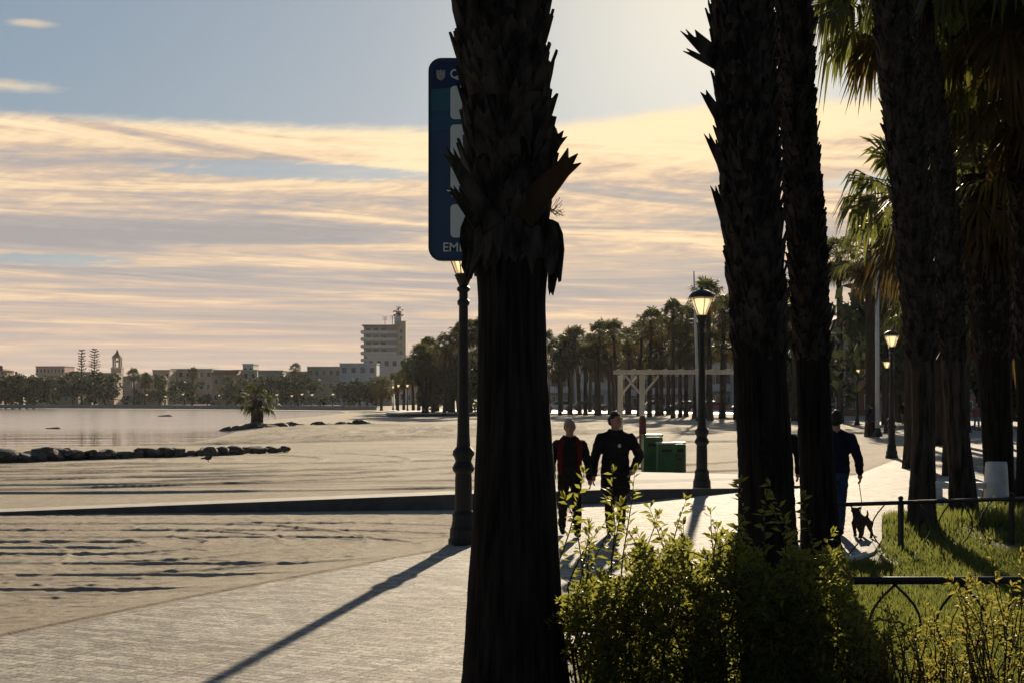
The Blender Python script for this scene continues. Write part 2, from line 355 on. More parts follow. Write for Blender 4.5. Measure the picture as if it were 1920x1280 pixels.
    fwd = ss(math_('ABSOLUTE', near), 1.0, 1.7, 1, 0); cover = math_('MULTIPLY', cover, fwd)
    # the clear sky, its glare near the sun softened
    sk = mixc(1.0, s.outputs[0], (ST, ST, ST), 'MULTIPLY'); sk = mixc(1.0, sk, mixc(ss(math_('ABSOLUTE', near), .5, 1.5, 1, 0), (0.0, 0.0, 0.0), (.085, .125, .165)), 'ADD')
    sr = nn(nt, 'SeparateColor'); L(sk, sr.inputs[0]); cb = nn(nt, 'CombineColor')
    for i, (g_, t_) in enumerate(((1.06, 1.15), (1.16, 1.15), (1.28, 1.15))):
        o_ = sr.outputs[i]; L(math_('MULTIPLY', math_('DIVIDE', o_, math_('ADD', math_('MULTIPLY', o_, t_), 1.0)), g_), cb.inputs[i])
    gv = math_('SUBTRACT', v, .28)
    g2 = math_('EXPONENT', math_('MULTIPLY', math_('ADD', math_('MULTIPLY', near, near), math_('MULTIPLY', gv, gv)), -55.0))
    clear = mixc(1.0, cb.outputs[0], mixc(g2, (0.0, 0.0, 0.0), (.34, .25, .10)), 'ADD')
    full = mixc(cover, clear, cloud)
    L(mixc(1.0, full, (.58 / ST,) * 3, 'MULTIPLY'), bg.inputs[0])
world()
sl = bpy.data.lights.new('sun', 'SUN'); sl.energy = 5.0; sl.angle = R(.6); sl.color = (1.0, .83, .60)
so = bpy.data.objects.new('sun', sl); col.objects.link(so)
sd = V((math.sin(SUN_AZ) * math.cos(SUN_EL), math.cos(SUN_AZ) * math.cos(SUN_EL), math.sin(SUN_EL)))
so.rotation_euler = sd.to_track_quat('Z', 'Y').to_euler(); so.location = (0, 0, 30)
cam = bpy.data.cameras.new('camera'); co = bpy.data.objects.new('camera', cam); col.objects.link(co); sc.camera = co
cam.sensor_width = 36; cam.lens = F / 1920 * 36; cam.shift_y = (HZ - 640) / 1920; cam.clip_end = 6000; cam.clip_start = .1
co.location = (0, 0, CH); co.rotation_euler = (R(90), 0, 0)
sc.view_settings.view_transform = 'Standard'; sc.view_settings.look = 'None'; sc.view_settings.exposure = 0.85; sc.view_settings.gamma = 1
sc.cycles.max_bounces = 6; sc.cycles.transparent_max_bounces = 12; sc.cycles.sample_clamp_indirect = 4.0; sc.cycles.caustics_reflective = False; sc.cycles.caustics_refractive = False

# ------------------------------------------------------------------ terrain
WZ = -.45
nrs = np.random.RandomState(5)
TAB = nrs.rand(256, 256)
def vnoise(x, y):
    xi, yi = np.floor(x).astype(int), np.floor(y).astype(int); fx, fy = x - xi, y - yi
    fx = fx * fx * (3 - 2 * fx); fy = fy * fy * (3 - 2 * fy); t = lambda a, b: TAB[a & 255, b & 255]
    return (t(xi, yi) * (1 - fx) + t(xi + 1, yi) * fx) * (1 - fy) + (t(xi, yi + 1) * (1 - fx) + t(xi + 1, yi + 1) * fx) * fy - .5
def fbm(x, y, o=4):
    s, a = 0, 1.0
    for k in range(o): s = s + a * vnoise(x * 2 ** k + 17 * k, y * 2 ** k + 31 * k); a *= .5
    return s
shore_px = [(-700, 850), (-200, 843), (0, 838), (250, 836), (340, 832), (400, 822), (440, 810), (425, 803), (440, 796), (490, 788), (600, 779), (650, 773.5), (640, 770.5), (500, 768.5), (300, 767), (0, 765.5), (-500, 764)]
shore = [gp(a, b, WZ) for a, b in shore_px]; shore = [(p.x, p.y) for p in shore] + [(-900, 700), (-900, 60)]
def polydist(X, Y, P):
    """signed distance, negative inside"""
    D = np.full(X.shape, 1e9); ins = np.zeros(X.shape, bool); n = len(P)
    for i in range(n):
        (ax, ay), (bx, by) = P[i], P[(i + 1) % n]; ex, ey = bx - ax, by - ay
        t = np.clip(((X - ax) * ex + (Y - ay) * ey) / (ex * ex + ey * ey), 0, 1)
        D = np.minimum(D, np.hypot(X - ax - t * ex, Y - ay - t * ey))
        c = ((ay > Y) != (by > Y)) & (X < ex * (Y - ay) / (ey if ey else 1e-9) + ax); ins ^= c
    return np.where(ins, -D, D)
PROM = [(-9, 7), (-6.2, 10.6), (-4.27, 12.3), (-3.25, 14.6), (-2.18, 16.8), (-.95, 19.3), (-.2, 21.2), (.6, 24.5), (1.5, 27.6), (4.7, 31.2), (6.6, 35.6), (8.8, 38), (12.3, 47.5),
        (17, 61), (21, 78), (27, 116), (36, 180), (200, 180), (120, 3), (-20, 3)]
def ridges(n, dens, kern):
    p = np.where(nrs.rand(n) < dens, nrs.uniform(.35, 1.0, n), 0); return np.convolve(p, kern, 'same') + .10 * np.convolve(nrs.rand(n), [.25, .5, .25], 'same')
def spaced(n, gap, kern):
    p = np.zeros(n); i = 3
    while i < n: p[int(i)] = nrs.uniform(.3, 1.0); i += gap * nrs.uniform(.45, 1.6)
    return np.convolve(p, kern, 'same') + .06 * np.convolve(nrs.rand(n), [.25, .5, .25], 'same')
prof1 = spaced(4000, 13, [.4, 1.0, .6])   # sharp ridges left by the rake
prof2 = spaced(2000, 7, [.3, 1.0, .7, .2]); prof3 = spaced(4000, 9, [.5, 1.0, .6])
def height(X, Y):
    sdw = polydist(X, Y, shore); land = np.clip(sdw, -30, 45)
    z = np.where(land > 0, WZ + (np.maximum(land, 0) / 45) ** .7 * .40, WZ + land * .05)
    wx = fbm(X * .12, Y * .12, 3)
    # hairpin ruts on the near sand, opening to the left
    ang = (X + 7.5) * .12
    r1 = np.hypot(np.maximum(X + 3.4, 0) * .9, Y - 20.4 - .10 * (X + 3)) + wx * .7 + .3
    k1 = np.interp(r1, np.arange(4000) * .032, prof1)
    r2 = np.hypot(np.maximum(X + 15 + wx * 3, 0), (Y - 80) + .05 * X) + wx * 1.5
    k2 = np.interp(r2, np.arange(4000) * .13, prof3)
    r3 = r2 + wx * 2
    k3 = np.interp(r3, np.arange(2000) * .5, prof2)
    nearw = np.clip((27.5 - Y) / 2.0, 0, 1); midw = np.clip((Y - 27) / 2, 0, 1) * np.clip((75 - Y) / 20, 0, 1); farw = np.clip((Y - 45) / 20, 0, 1) * np.clip((260 - Y) / 60, 0, 1)
    m1 = np.clip(.75 + 1.5 * fbm(X * .3 + 9, Y * .7, 4), .2, 1.2)
    h = 0
    def tracks(cx, cy, radii, w, amp, sq=1.0):
        rr = np.hypot(np.maximum(X - cx, 0), (Y - cy) * sq) + wx * w * 2; o = 0
        for q in radii: o = o + np.exp(-((rr - q) / w) ** 2)
        return o * amp
    m2 = np.clip(.85 + .9 * fbm(X * .6 + 40, Y * .9, 3), .2, 1.1)
    m3 = np.clip(.8 + 1.1 * fbm(X * .30 + 70, Y * .10, 3), .15, 1.15)
    mx_ = lambda *q: np.maximum.reduce(q)
    h = h + nearw * mx_(tracks(-5.5, 20.6, (.45, 1.25, 2.3, 3.5), .055, .029) * m2, tracks(-2.9, 20.0, (1.75, 2.9, 4.2), .05, .027) * m3, tracks(-9.5, 18.2, (3.9,), .05, .027) * m3)
    h += midw * mx_(tracks(-16, 50, (4.0, 6.5, 9.5, 12.5, 15, 17), .13, .064) * m2, tracks(-9, 58, (10, 15.5, 19, 22.5, 26), .13, .060) * m3)
    h += farw * mx_(tracks(-21, 94, (7, 8.8, 10.6, 13, 15, 17.5, 20.5), .36, .19), tracks(-7, 104, (8, 10, 12.5, 15, 19), .36, .19)) * m3
    h += fbm(X * 4.5, Y * 4.5, 3) * .008 * nearw + nearw * np.maximum(0, fbm(X * 5 + 5, Y * 5, 2) - .3) * .055 + fbm(X * 9, Y * 9, 2) * .010 * nearw + fbm(X * .09 + 3, Y * .09, 3) * .04 * np.clip((Y - 24) / 12, 0, 1)
    z = z + np.where(sdw > 0, h * np.clip(sdw / 4, 0, 1), 0)
    pd = polydist(X, Y, PROM)
    z = np.where(pd < 0, np.where(pd < -.6, np.minimum(z, -.06), -.010 - .02 * np.clip(-pd, 0, .6)), z); e = np.clip(pd / 1.2, 0, 1)
    z = np.where(pd >= 0, np.minimum(z, .09) * e + np.where(pd < .15, -.012, .006) * (1 - e), z)
    return z
def terrain():
    us = np.concatenate([np.linspace(-3600, -250, 30), np.arange(-120, 1480, 4.5), np.arange(1500, 2000, 20.0), np.linspace(2060, 5500, 30)])
    ys = np.concatenate([np.linspace(5000, 1310, 20), np.arange(1290, 930, -.6), np.arange(930, 770.1, -.4), np.arange(770, 750, -.7), [749, 748.2]])
    d = F * CH / (ys - HZ); U, D = np.meshgrid(us, d); X = (U - 960) / F * D; Y = D
    Z = height(X, Y); n, m = X.shape
    vs = np.stack([X, Y, Z], -1).reshape(-1, 3); i = np.arange((n - 1) * m).reshape(n - 1, m)[:, :-1].ravel()
    fs = np.stack([i, i + 1, i + m + 1, i + m], -1)
    me = bpy.data.meshes.new('ground'); me.from_pydata(vs.tolist(), [], fs.tolist()); me.materials.append(M['sand'])
    me.polygons.foreach_set('use_smooth', [True] * len(me.polygons)); me.update()
    struct(link('sand_ground', me), label='raked pale beach sand with tractor ruts')
terrain()
def sheet(name, poly, z, m, label=None):
    mb = MB(); zz = z if hasattr(z, '__len__') else [z] * len(poly)
    mb.add([(p[0], p[1], zz[i]) for i, p in enumerate(poly)], [tuple(range(len(poly)))]); o = mb.build(name, m); return struct(o, label=label)
sheet('lagoon_water', [(-1000, 50), (30, 50), (30, 420), (-1000, 900)], WZ, M['water'], 'calm lagoon reflecting the sunset sky')
# promenade edge is ragged where sand has blown over the tiles
def ragged(P, i0, i1, amp):
    out = []
    for i in range(len(P)):
        a, b = V((*P[i], 0)), V((*P[(i + 1) % len(P)], 0)); out.append((a.x, a.y))
        if i0 <= i < i1:
            n = max(2, int((b - a).length / .22)); nv = V((-(b - a).y, (b - a).x, 0)).normalized()
            for k in range(1, n):
                p = a.lerp(b, k / n) + nv * rng.gauss(0, amp); out.append((p.x, p.y))
    return out
sheet('promenade_path', ragged(PROM, 0, 7, .05), .0, M['tiles'], 'sunlit tiled promenade curving away to the right')
# low ramp wall across the sand
wn = [(-10, 25.7), (-.95, 27.1), (2.1, 28.2), (4.7, 31.3), (7.2, 33.6)]; wz = [-.03, .23, .25, .08, .03]
wf = [(7.6, 36.8), (5, 37.0), (2.6, 36), (1.4, 31.5), (-.9, 28.3), (-10, 26.5)]; wfz = [.03, .1, .2, .23, .22, -.03]
mb = MB(); mb.prism(wn + wf, -.3, wz + wfz); struct(mb.build('beach_walkway', mat('face_shade_concrete', (.07, .066, .066), (.12, .112, .108), 3, .9, .01, 20, coord='World')), label='low concrete walkway crossing the sand'); sheet('walkway_top', wn + wf, [q + .006 for q in wz + wfz], M['kerb'])  # shade of the near face darkened into the concrete colour, pale sheet above
# far paving in front of the palms, road behind it, land under the town
sheet('palm_esplanade', [gp(a, b)[:2] for a, b in ((728, 776), (900, 776), (1200, 775), (1500, 777), (1700, 778), (1700, 766), (1200, 764), (900, 766), (728, 769))], .06, M['plaza'], 'sunlit strip of paving under the row of palms')
sheet('coast_road', [gp(a, b)[:2] for a, b in ((1010, 763), (1480, 763), (1700, 764), (1800, 752), (1010, 752))], .065, M['asphalt'], 'road with parked cars behind the palms')

# ------------------------------------------------------------------ palms
def boot(mb, p, out, up, Ln, w, th, tilt, rg, down=False):
    T = up.cross(out).normalized(); D = (up * math.cos(tilt) + out * math.sin(tilt)).normalized()
    if down: D = (-up * math.cos(tilt) + out * math.sin(tilt)).normalized(); T = -T
    a, b, c = rg.uniform(.75, 1.0), rg.uniform(.5, .8), rg.uniform(.75, 1.05); e = rg.uniform(-.12, .12)
    o = [(-w * .55, 0), (w * .55, 0), (w * .46, .5 * Ln), (w * .34, a * Ln), (w * (.08 + e), b * Ln), (w * (-.15 + e), c * Ln), (w * -.44, .55 * Ln)]
    mb.plate(p - T.cross(D) * th * .5, T, D, o, th)
def trunk(prof, d, name, parent, bark, boots=None, seed=0, nr=20, flute=.02, core=1.0):
    """prof: rows of (image row, left edge, right edge) seen at distance d"""
    rg = random.Random(seed); prof = sorted(prof)
    ysn = [p[0] for p in prof]; cx = [(p[1] + p[2]) / 2 for p in prof]; hw = [(p[2] - p[1]) / 2 for p in prof]
    y0, y1 = ysn[0], ysn[-1]; n = int((y1 - y0) / F * d / .06); mb = MB(); vs = []
    for i in range(n + 1):
        yy = y1 + (y0 - y1) * i / n; c = np.interp(yy, ysn, cx); h = np.interp(yy, ysn, hw) / F * d * core; P = at(c, yy, d)
        for k in range(nr):
            a = 2 * math.pi * k / nr; q = h * (1 + flute * math.sin(k * 2.4 + seed) + rg.uniform(-flute, flute))
            vs.append((P.x + math.cos(a) * q, P.y + math.sin(a) * q, P.z))
    fs = [(i * nr + k, i * nr + (k + 1) % nr, (i + 1) * nr + (k + 1) % nr, (i + 1) * nr + k) for i in range(n) for k in range(nr)]
    fs.append(tuple(range(n * nr, (n + 1) * nr))); mb.add(vs, fs); o = mb.build(name, bark, parent, True)
    if boots:
        ya, yb, step, Ln, w, tilt = boots; bb = MB(); k = 0; yy = yb
        while yy > ya:
            c = np.interp(yy, ysn, cx); h = np.interp(yy, ysn, hw) / F * d * core; P = at(c, yy, d)
            an = k * 2.39996 + rg.uniform(-.2, .2); out = V((math.cos(an), math.sin(an), 0))
            boot(bb, P + out * h * .93, out, V((0, 0, 1)), Ln * rg.uniform(.6, 1.35), w * rg.uniform(.7, 1.25), .018, tilt * rg.uniform(.4, 1.7), rg)
            yy -= step; k += 1
        b = bb.build('leaf_bases', M['boot'], parent); b['kind'] = 'stuff'
    return o
def fan(mb, base, dr, pet, RR, rg, nseg=16, droop=.25, wseg=.085, spread=105):
    """one fan leaf: petiole, then pleated segments with drooping tips"""
    dr = dr.normalized(); up = V((0, 0, 1)); s = dr.cross(up)
    s = s.normalized() if s.length > .05 else V((1, 0, 0)); n = s.cross(dr).normalized()
    mid = base + dr * pet * .5 + up * pet * .04; hub = base + dr * pet - up * pet * .10 * droop * 2
    mb.tube([base, mid, hub], [RR * .028, RR * .018, RR * .012], 4, False)
    for k in range(nseg):
        th = R(-spread + 2 * spread * (k + .5) / nseg + rg.uniform(-3, 3)); e = dr * math.cos(th) + s * math.sin(th)
        L_ = RR * (.72 + .28 * math.cos(th * .6)) * rg.uniform(.88, 1.08); tw = s * math.cos(th) - dr * math.sin(th)
        w = RR * wseg; dz = droop * L_ * rg.uniform(.6, 1.4)
        m_ = hub + e * L_ * .55 - up * dz * .28 + n * rg.uniform(-.03, .03) * RR; t_ = hub + e * L_ * (1 - .35 * droop) - up * dz
        mb.add([hub, m_ + tw * w * .5, t_, m_ - tw * w * .5], [(0, 1, 2, 3)])
def crown(rg, nleaf, RR, pet, nseg, elmin, elmax, droop, wseg=.085, azr=None):
    mb = MB()
    for i in range(nleaf):
        t = (i + .5) / nleaf; el = R(elmin + (elmax - elmin) * t + rg.uniform(-8, 8)); az = i * 2.39996 + rg.uniform(-.3, .3)
        if azr: az = rg.uniform(*azr)
        dr = V((math.cos(az) * math.cos(el), math.sin(az) * math.cos(el), math.sin(el)))
        fan(mb, dr * .1, dr, pet * rg.uniform(.8, 1.2), RR * rg.uniform(.85, 1.15), rg, nseg, droop * rg.uniform(.7, 1.4) * (1.25 - .5 * t), wseg)
    return mb
def fan_palm(H, seed, r0=.24, RR=1.05, pet=1.0, nlive=24, ndead=16, nseg=13, lean=.3, label='', cat='palm tree', group=None, loc=(0, 0, 0), droop=.45, off=None, fm='frond', ws=.085):
    rg = random.Random(seed); t = thing('palm_tree', label, cat, loc, 0, group)
    a = rg.uniform(0, 6.28); lx, ly = off or (math.cos(a) * lean, math.sin(a) * lean); mb = MB(); pts = []; rad = []
    for i in range(11):
        k = i / 10; pts.append((lx * k * k, ly * k * k, H * k - (.15 if i == 0 else 0))); rad.append(r0 * (1.35 if i == 0 else 1.05 - .3 * k) * rg.uniform(.95, 1.05))
    mb.tube(pts, rad, 9); mb.build('trunk', M['dist_bark'], t, True)
    c = crown(rg, nlive, RR, pet, nseg, -18, 82, droop, ws).build('crown', M[fm], t); c.location = pts[-1]
    dd = crown(rg, ndead, RR * .95, pet * .75, nseg, -78, -28, .5).build('dead_skirt', M['dead'], t); dd.location = pts[-1]
    return t

# the near trunk in the middle of the picture
DN = 9.3
near = thing('palm_tree', 'thick dark palm trunk standing closest, in front of the blue sign, with cut leaf stubs', 'palm tree', at(965, 745 + 2 * F / DN, DN) )
near_prof = [(-420, 845, 1015), (-60, 846, 1018), (0, 848, 1022), (100, 858, 1030), (200, 868, 1034), (300, 872, 1034), (400, 876, 1034), (430, 880, 1034), (520, 890, 1030), (560, 893, 1026), (700, 892, 1030), (800, 890, 1037),
             (900, 885, 1045), (1000, 880, 1051), (1100, 872, 1057), (1200, 866, 1064), (1280, 859, 1074), (1345, 842, 1094)]
def world_children(root):
    for c in root.children: c.matrix_parent_inverse = Matrix.Translation(-root.location)
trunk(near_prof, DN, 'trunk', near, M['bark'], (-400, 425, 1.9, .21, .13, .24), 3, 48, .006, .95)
rg = random.Random(21)
bb = MB()                                  # ragged skirt where the old sheaths were cut
for k in range(26):
    an = k * 2.39996; out = V((math.cos(an), math.sin(an), 0)); P = at(957, 425 + rg.uniform(-12, 22), DN)
    boot(bb, P + out * .235, out, V((0, 0, 1)), rg.uniform(.16, .36), .15, .02, rg.uniform(.02, .2), rg, True)
for pts, dy in (([(1026, 412), (1036, 414), (1047, 420), (1055, 440), (1058, 470), (1055, 500), (1052, 528), (1047, 531), (1045, 521), (1041, 540), (1037, 556), (1032, 549), (1030, 556), (1027, 540)], -.02), ([(1018, 405), (1040, 425), (1049, 455), (1046, 490), (1040, 512), (1030, 520), (1020, 505)], -.09),
                ([(893, 392), (880, 398), (872, 410), (864, 430), (862, 456), (868, 480), (865, 500), (872, 517), (884, 513), (892, 500)], -.04), ([(905, 400), (884, 408), (874, 440), (880, 470), (876, 492), (890, 500), (905, 480)], -.10)):
    q = [at(x, y, DN) for x, y in pts]; bb.plate(V((0, DN + dy, 0)), V((1, 0, 0)), V((0, 0, 1)), [(p.x, p.z) for p in q], .035)
bb.build('cut_sheath', M['boot'], near)
def stub(pts, w0, w1, th, fork, m=None):
    m = m or M['stub']
    """a sawn petiole drawn between image points, forked at the tip"""
    mb = MB(); A, B = at(*pts[0], DN - .22), at(*pts[1], DN - .30); D = (B - A); Ln = D.length; T = D.cross(V((0, 1, 0))).normalized()
    o = [(-w0 / 2, 0), (w0 / 2, 0), (w1 / 2, Ln * .8), (w1 * .62, Ln * (.93 + fork)), (w1 * .2, Ln * .9), (0, Ln * 1.02), (-w1 * .2, Ln * .88), (-w1 * .5, Ln * .97), (-w1 * .45, Ln * .75)]
    mb.plate(A - T.cross(D.normalized()) * th / 2, T, D, o, th); return mb.build('leaf_stub', m, near, False, .006)
stub(((975, 405), (1082, 290)), .20, .11, .07, .06)
stub(((925, 425), (838, 278)), .15, .07, .05, .04, M['boot'])
stub(((900, 420), (843, 350)), .10, .05, .04, .05, M['boot'])
stub(((1000, 330), (1056, 246)), .12, .08, .05, .05, M['boot'])
fib = MB()
for k in range(16):
    a = at(1033, 395, DN - .1); p = [a]
    for j in range(4): p.append(p[-1] + V((rg.uniform(.0, .03), rg.uniform(-.02, .02), rg.uniform(-.025, .03))))
    fib.tube(p, .0016, 4)
fib.build('loose_fibres', M['twig'], near)
c = crown(random.Random(5), 26, .75, .9, 18, 5, 80, .3).build('crown', M['frond'], near); c.location = at(930, -420, DN)
world_children(near)

def near_palm(label, prof, d, boots, seed, crownz=True, core=.90, bark='bark'):
    b = max(p[0] for p in prof); t = thing('palm_tree', label, 'palm tree', at((prof[-1][1] + prof[-1][2]) / 2, b, d), 0, 'big palm trunks beside the promenade')
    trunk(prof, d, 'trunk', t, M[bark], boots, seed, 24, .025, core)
    if crownz:
        c = crown(random.Random(seed), 24, 1.0, 1.0, 14, 10, 80, .3).build('crown', M['frond'], t); tp = min(prof)
        c.location = at((tp[1] + tp[2]) / 2, tp[0], d)
    world_children(t); return t
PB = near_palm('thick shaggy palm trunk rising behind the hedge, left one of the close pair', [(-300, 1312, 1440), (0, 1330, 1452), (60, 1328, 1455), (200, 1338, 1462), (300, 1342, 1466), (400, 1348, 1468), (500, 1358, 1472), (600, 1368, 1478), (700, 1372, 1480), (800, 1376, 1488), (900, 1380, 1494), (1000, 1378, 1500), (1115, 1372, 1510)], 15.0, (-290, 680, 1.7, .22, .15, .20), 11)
bb = MB(); rg = random.Random(8)
for px, py, tx, ty, w in ((1352, 130, 1283, 58, .05), (1356, 118, 1298, 62, .09), (1352, 128, 1286, 94, .04), (1360, 320, 1326, 252, .05), (1352, 222, 1320, 172, .06), (1362, 420, 1338, 350, .05)):
    A, B = at(px, py, 14.8), at(tx, ty, 14.75); D = B - A; T = D.cross(V((0, 1, 0))).normalized(); Ln = D.length
    bb.plate(A, T, D, [(-w, 0), (w, 0), (w * .7, Ln * .7), (w * .5, Ln * 1.05), (0, Ln * .85), (-w * .5, Ln)], .03)
b = bb.build('broken_petioles', M['boot'], PB); b['kind'] = 'stuff'; b.matrix_parent_inverse = Matrix.Translation(-PB.location)
near_palm('palm trunk with small scaly leaf bases, right one of the close pair behind the hedge', [(-300, 1440, 1505), (0, 1452, 1522), (100, 1455, 1526), (200, 1460, 1530), (300, 1465, 1537), (400, 1470, 1545), (500, 1478, 1552), (600, 1484, 1556), (700, 1488, 1560), (800, 1492, 1565), (900, 1496, 1572), (1000, 1497, 1580), (1087, 1490, 1596)], 16.2, (-290, 680, 1.4, .16, .12, .28), 12, True, .88)
near_palm('leaning palm trunk at the lawn edge just behind the fence post', [(-300, 1600, 1680), (0, 1632, 1712), (100, 1640, 1722), (200, 1650, 1735), (300, 1660, 1742), (400, 1672, 1748), (500, 1680, 1752), (600, 1690, 1757), (700, 1705, 1758), (800, 1708, 1757), (900, 1703, 1757), (960, 1698, 1760), (1002, 1690, 1766)], 21.6, (-290, 680, 1.3, .19, .14, .30), 13, False, .86, 'pale_bark')
near_palm('palm trunk rising from the grass just left of the white concrete seat', [(-300, 1652, 1706), (0, 1690, 1745), (200, 1712, 1775), (400, 1738, 1800), (500, 1748, 1806), (600, 1756, 1810), (700, 1762, 1812), (800, 1772, 1818), (900, 1776, 1832), (967, 1774, 1842)], 25.0, (-290, 680, 1.3, .19, .14, .30), 14, False, .86, 'pale_bark')
PF = near_palm('broad dark palm trunk right behind the white concrete seat', [(330, 1800, 1872), (400, 1802, 1885), (600, 1815, 1898), (700, 1830, 1898), (800, 1838, 1900), (900, 1843, 1904), (932, 1840, 1910)], 29.6, (340, 680, 1.0, .24, .18, .24), 15, False)
for nm, ar, mm in (('crown', (30, 1.2, 1.1, 20, -20, 80, .5), 'frond'), ('dead_skirt', (8, 1.1, .8, 18, -80, -35, .6), 'dead')):
    c = crown(random.Random(91), *ar).build(nm, M[mm], PF); c.location = at(1838, 325, 29.6); c.matrix_parent_inverse = Matrix.Translation(-PF.location)
near_palm('shaggy palm trunk cut by the picture edge, right of the white concrete seat', [(-200, 1860, 1940), (200, 1880, 1955), (500, 1898, 1965), (800, 1906, 1968), (945, 1900, 1975)], 27.7, (-190, 680, 1.3, .22, .17, .22), 16, False)

# palms of which the fronds hang into the right of the picture
def set_palm(px, crown_y, d, seed, label, RR=1.1, pet=1.1, nl=26, nd=26, nseg=22, r0=.26, group='palms behind the big trunks', droop=.5, base=None):
    P = at(px, crown_y, d); Q = at(base or px, crown_y, d); return fan_palm(P.z, seed, r0, RR, pet, nl, nd, nseg, .15, label, 'palm tree', group, (Q.x, Q.y, 0), droop, (P.x - Q.x, 0) if base else None)
set_palm(1678, -5, 31, 31, 'palm with hanging fronds filling the top left of the leaning trunk', 1.25, 1.0, 28, 3, 30, .2, droop=.7, base=1734)
set_palm(1712, 375, 42, 32, 'short palm whose fan leaves poke out left of the leaning trunk', 1.5, 1.35, 26, 8, 26)
set_palm(1632, 470, 80, 33, 'palm behind the white pole top with brown drooping fronds', 1.2, 1.2, 24, 22, 18)
set_palm(1575, 480, 120, 34, 'distant palm just above the reddish house roof', 1.2, 1.1)
set_palm(1868, -60, 25.5, 35, 'palm with long olive dead fronds hanging at the top right corner', 1.35, 1.2, 30, 6, 30, .2, droop=.6, base=2010)
set_palm(1925, 130, 27, 36, 'palm with a dense dark skirt at the right picture edge', 1.3, 1.1, 26, 6, 28, .2, droop=.55, base=2040)
set_palm(1785, 330, 46, 37, 'palm between the leaning trunks and the seat, crown against bright sky', 1.2, 1.1, 26, 24)
set_palm(1870, 395, 50, 38, 'low crowned palm behind the broad trunk by the seat', 1.2, 1.1, 26, 12)
set_palm(1930, 430, 44, 39, 'low crowned palm at the right picture edge', 1.2, 1.1, 26, 12)
set_palm(1745, 470, 70, 40, 'palm behind the tall lamp between the leaning trunks', 1.2, 1.1, 24, 10)
set_palm(1660, 540, 110, 41, 'palm seen just right of the white pole', 1.2, 1.1, 24, 10)
set_palm(1690, 590, 130, 42, 'small distant palm behind the tall lamp lantern', 1.2, 1.1, 24, 10)
set_palm(1810, 520, 85, 43, 'palm seen through the gap beside the broad trunk', 1.2, 1.1, 24, 10)
set_palm(1445, 540, 120, 44, 'palm seen in the gap between the close pair of trunks', 1.3, 1.1)
set_palm(1490, 560, 130, 45, 'palm right behind the close pair of trunks', 1.3, 1.1)

# the row behind the beach
row = [(795, 640, 190), (812, 628, 196), (833, 622, 190), (850, 640, 205), (862, 606, 196), (880, 596, 188), (898, 592, 186), (915, 600, 190), (945, 596, 182), (985, 600, 192),
       (1030, 614, 186), (1052, 624, 205), (1068, 618, 190), (1087, 608, 182), (1106, 622, 200), (1124, 598, 176), (1143, 606, 186), (1160, 596, 168), (1180, 612, 182), (1198, 596, 170), (1218, 576, 160), (1240, 590, 172), (1262, 560, 150),
       (1286, 570, 160), (1306, 582, 166), (1332, 522, 134), (1354, 556, 146), (1380, 548, 140), (1405, 560, 150), (1425, 566, 155)]
row2 = [(px + rng.uniform(-4, 4), rng.uniform(632, 660), rng.uniform(185, 215)) for px in (804, 822, 848, 868, 930)] + [(px + rng.uniform(-5, 5), rng.uniform(630, 656) - (px - 1040) * .06, rng.uniform(170, 215) - (px - 1040) * .1) for px in range(1046, 1440, 26)]
row = sorted(row + row2)
protos = {}
for i, (px, yt, d) in enumerate(row):
    P = at(px, yt + 13, d); H = P.z - 1.0; k = i % 7
    lab = ordn(i) + ' fan palm, counted from the left, in the long row behind the beach'
    if k not in protos:
        protos[k] = fan_palm(10.0, 60 + k, .25, 1.3 + .12 * (k % 3), 1.05, 26 + 3 * (k % 4), 6 + 5 * (k % 3), 13, .35, lab, 'palm tree', 'row of fan palms behind the beach', (P.x, P.y, 0), .35 + .1 * (k % 3), None, 'frond_far', .11); o = protos[k]
        o['h'] = 1; del o['h']
    else: o = dup(protos[k], (P.x, P.y, 0), i * 1.7, None, lab)
    s = H / 10.0; w_ = rng.uniform(.82, 1.12); o.scale = (w_, w_, s); o.rotation_euler = (rng.uniform(-.03, .03), rng.uniform(-.045, .045), i * 1.7)
    for c in o.children:
        if c.name.startswith(('crown', 'dead')): c.scale = (1, 1, 1 / s)
set_palm(1790, 60, 38, 46, 'palm crown showing at the top between the leaning trunks and the corner fronds', 1.25, 1.1, 28, 20, 22)
set_palm(1760, 560, 62, 47, 'low palm filling the gap between the two leaning trunks', 1.4, 1.2, 26, 12)
set_palm(1885, 560, 58, 48, 'low dark palm between the broad trunk and the picture edge', 1.5, 1.2, 26, 12)
# the young palm on the spit
P = gp(482, 800, -.3); sp = thing('palm_tree', 'short young palm with sagging fronds on the rocky spit by the water', 'palm tree', P)
mb = MB(); mb.tube([(0, 0, -.2), (0, 0, .6), (.05, 0, 1.4), (.02, 0, 2.0)], [.5, .46, .42, .36], 10); mb.build('trunk', M['dist_bark'], sp, True)
rg = random.Random(4); mb = MB()
for i in range(26):
    az = i * 2.4; el = R(rg.uniform(-25, 75)); dr = V((math.cos(az) * math.cos(el), math.sin(az) * math.cos(el), math.sin(el)))
    fan(mb, V((0, 0, 2.0)), dr, 1.05, 1.0, rg, 14, .5, .11)
mb.build('crown', M['frond_far'], sp); sp.scale = (1.05, 1.05, 1.05)

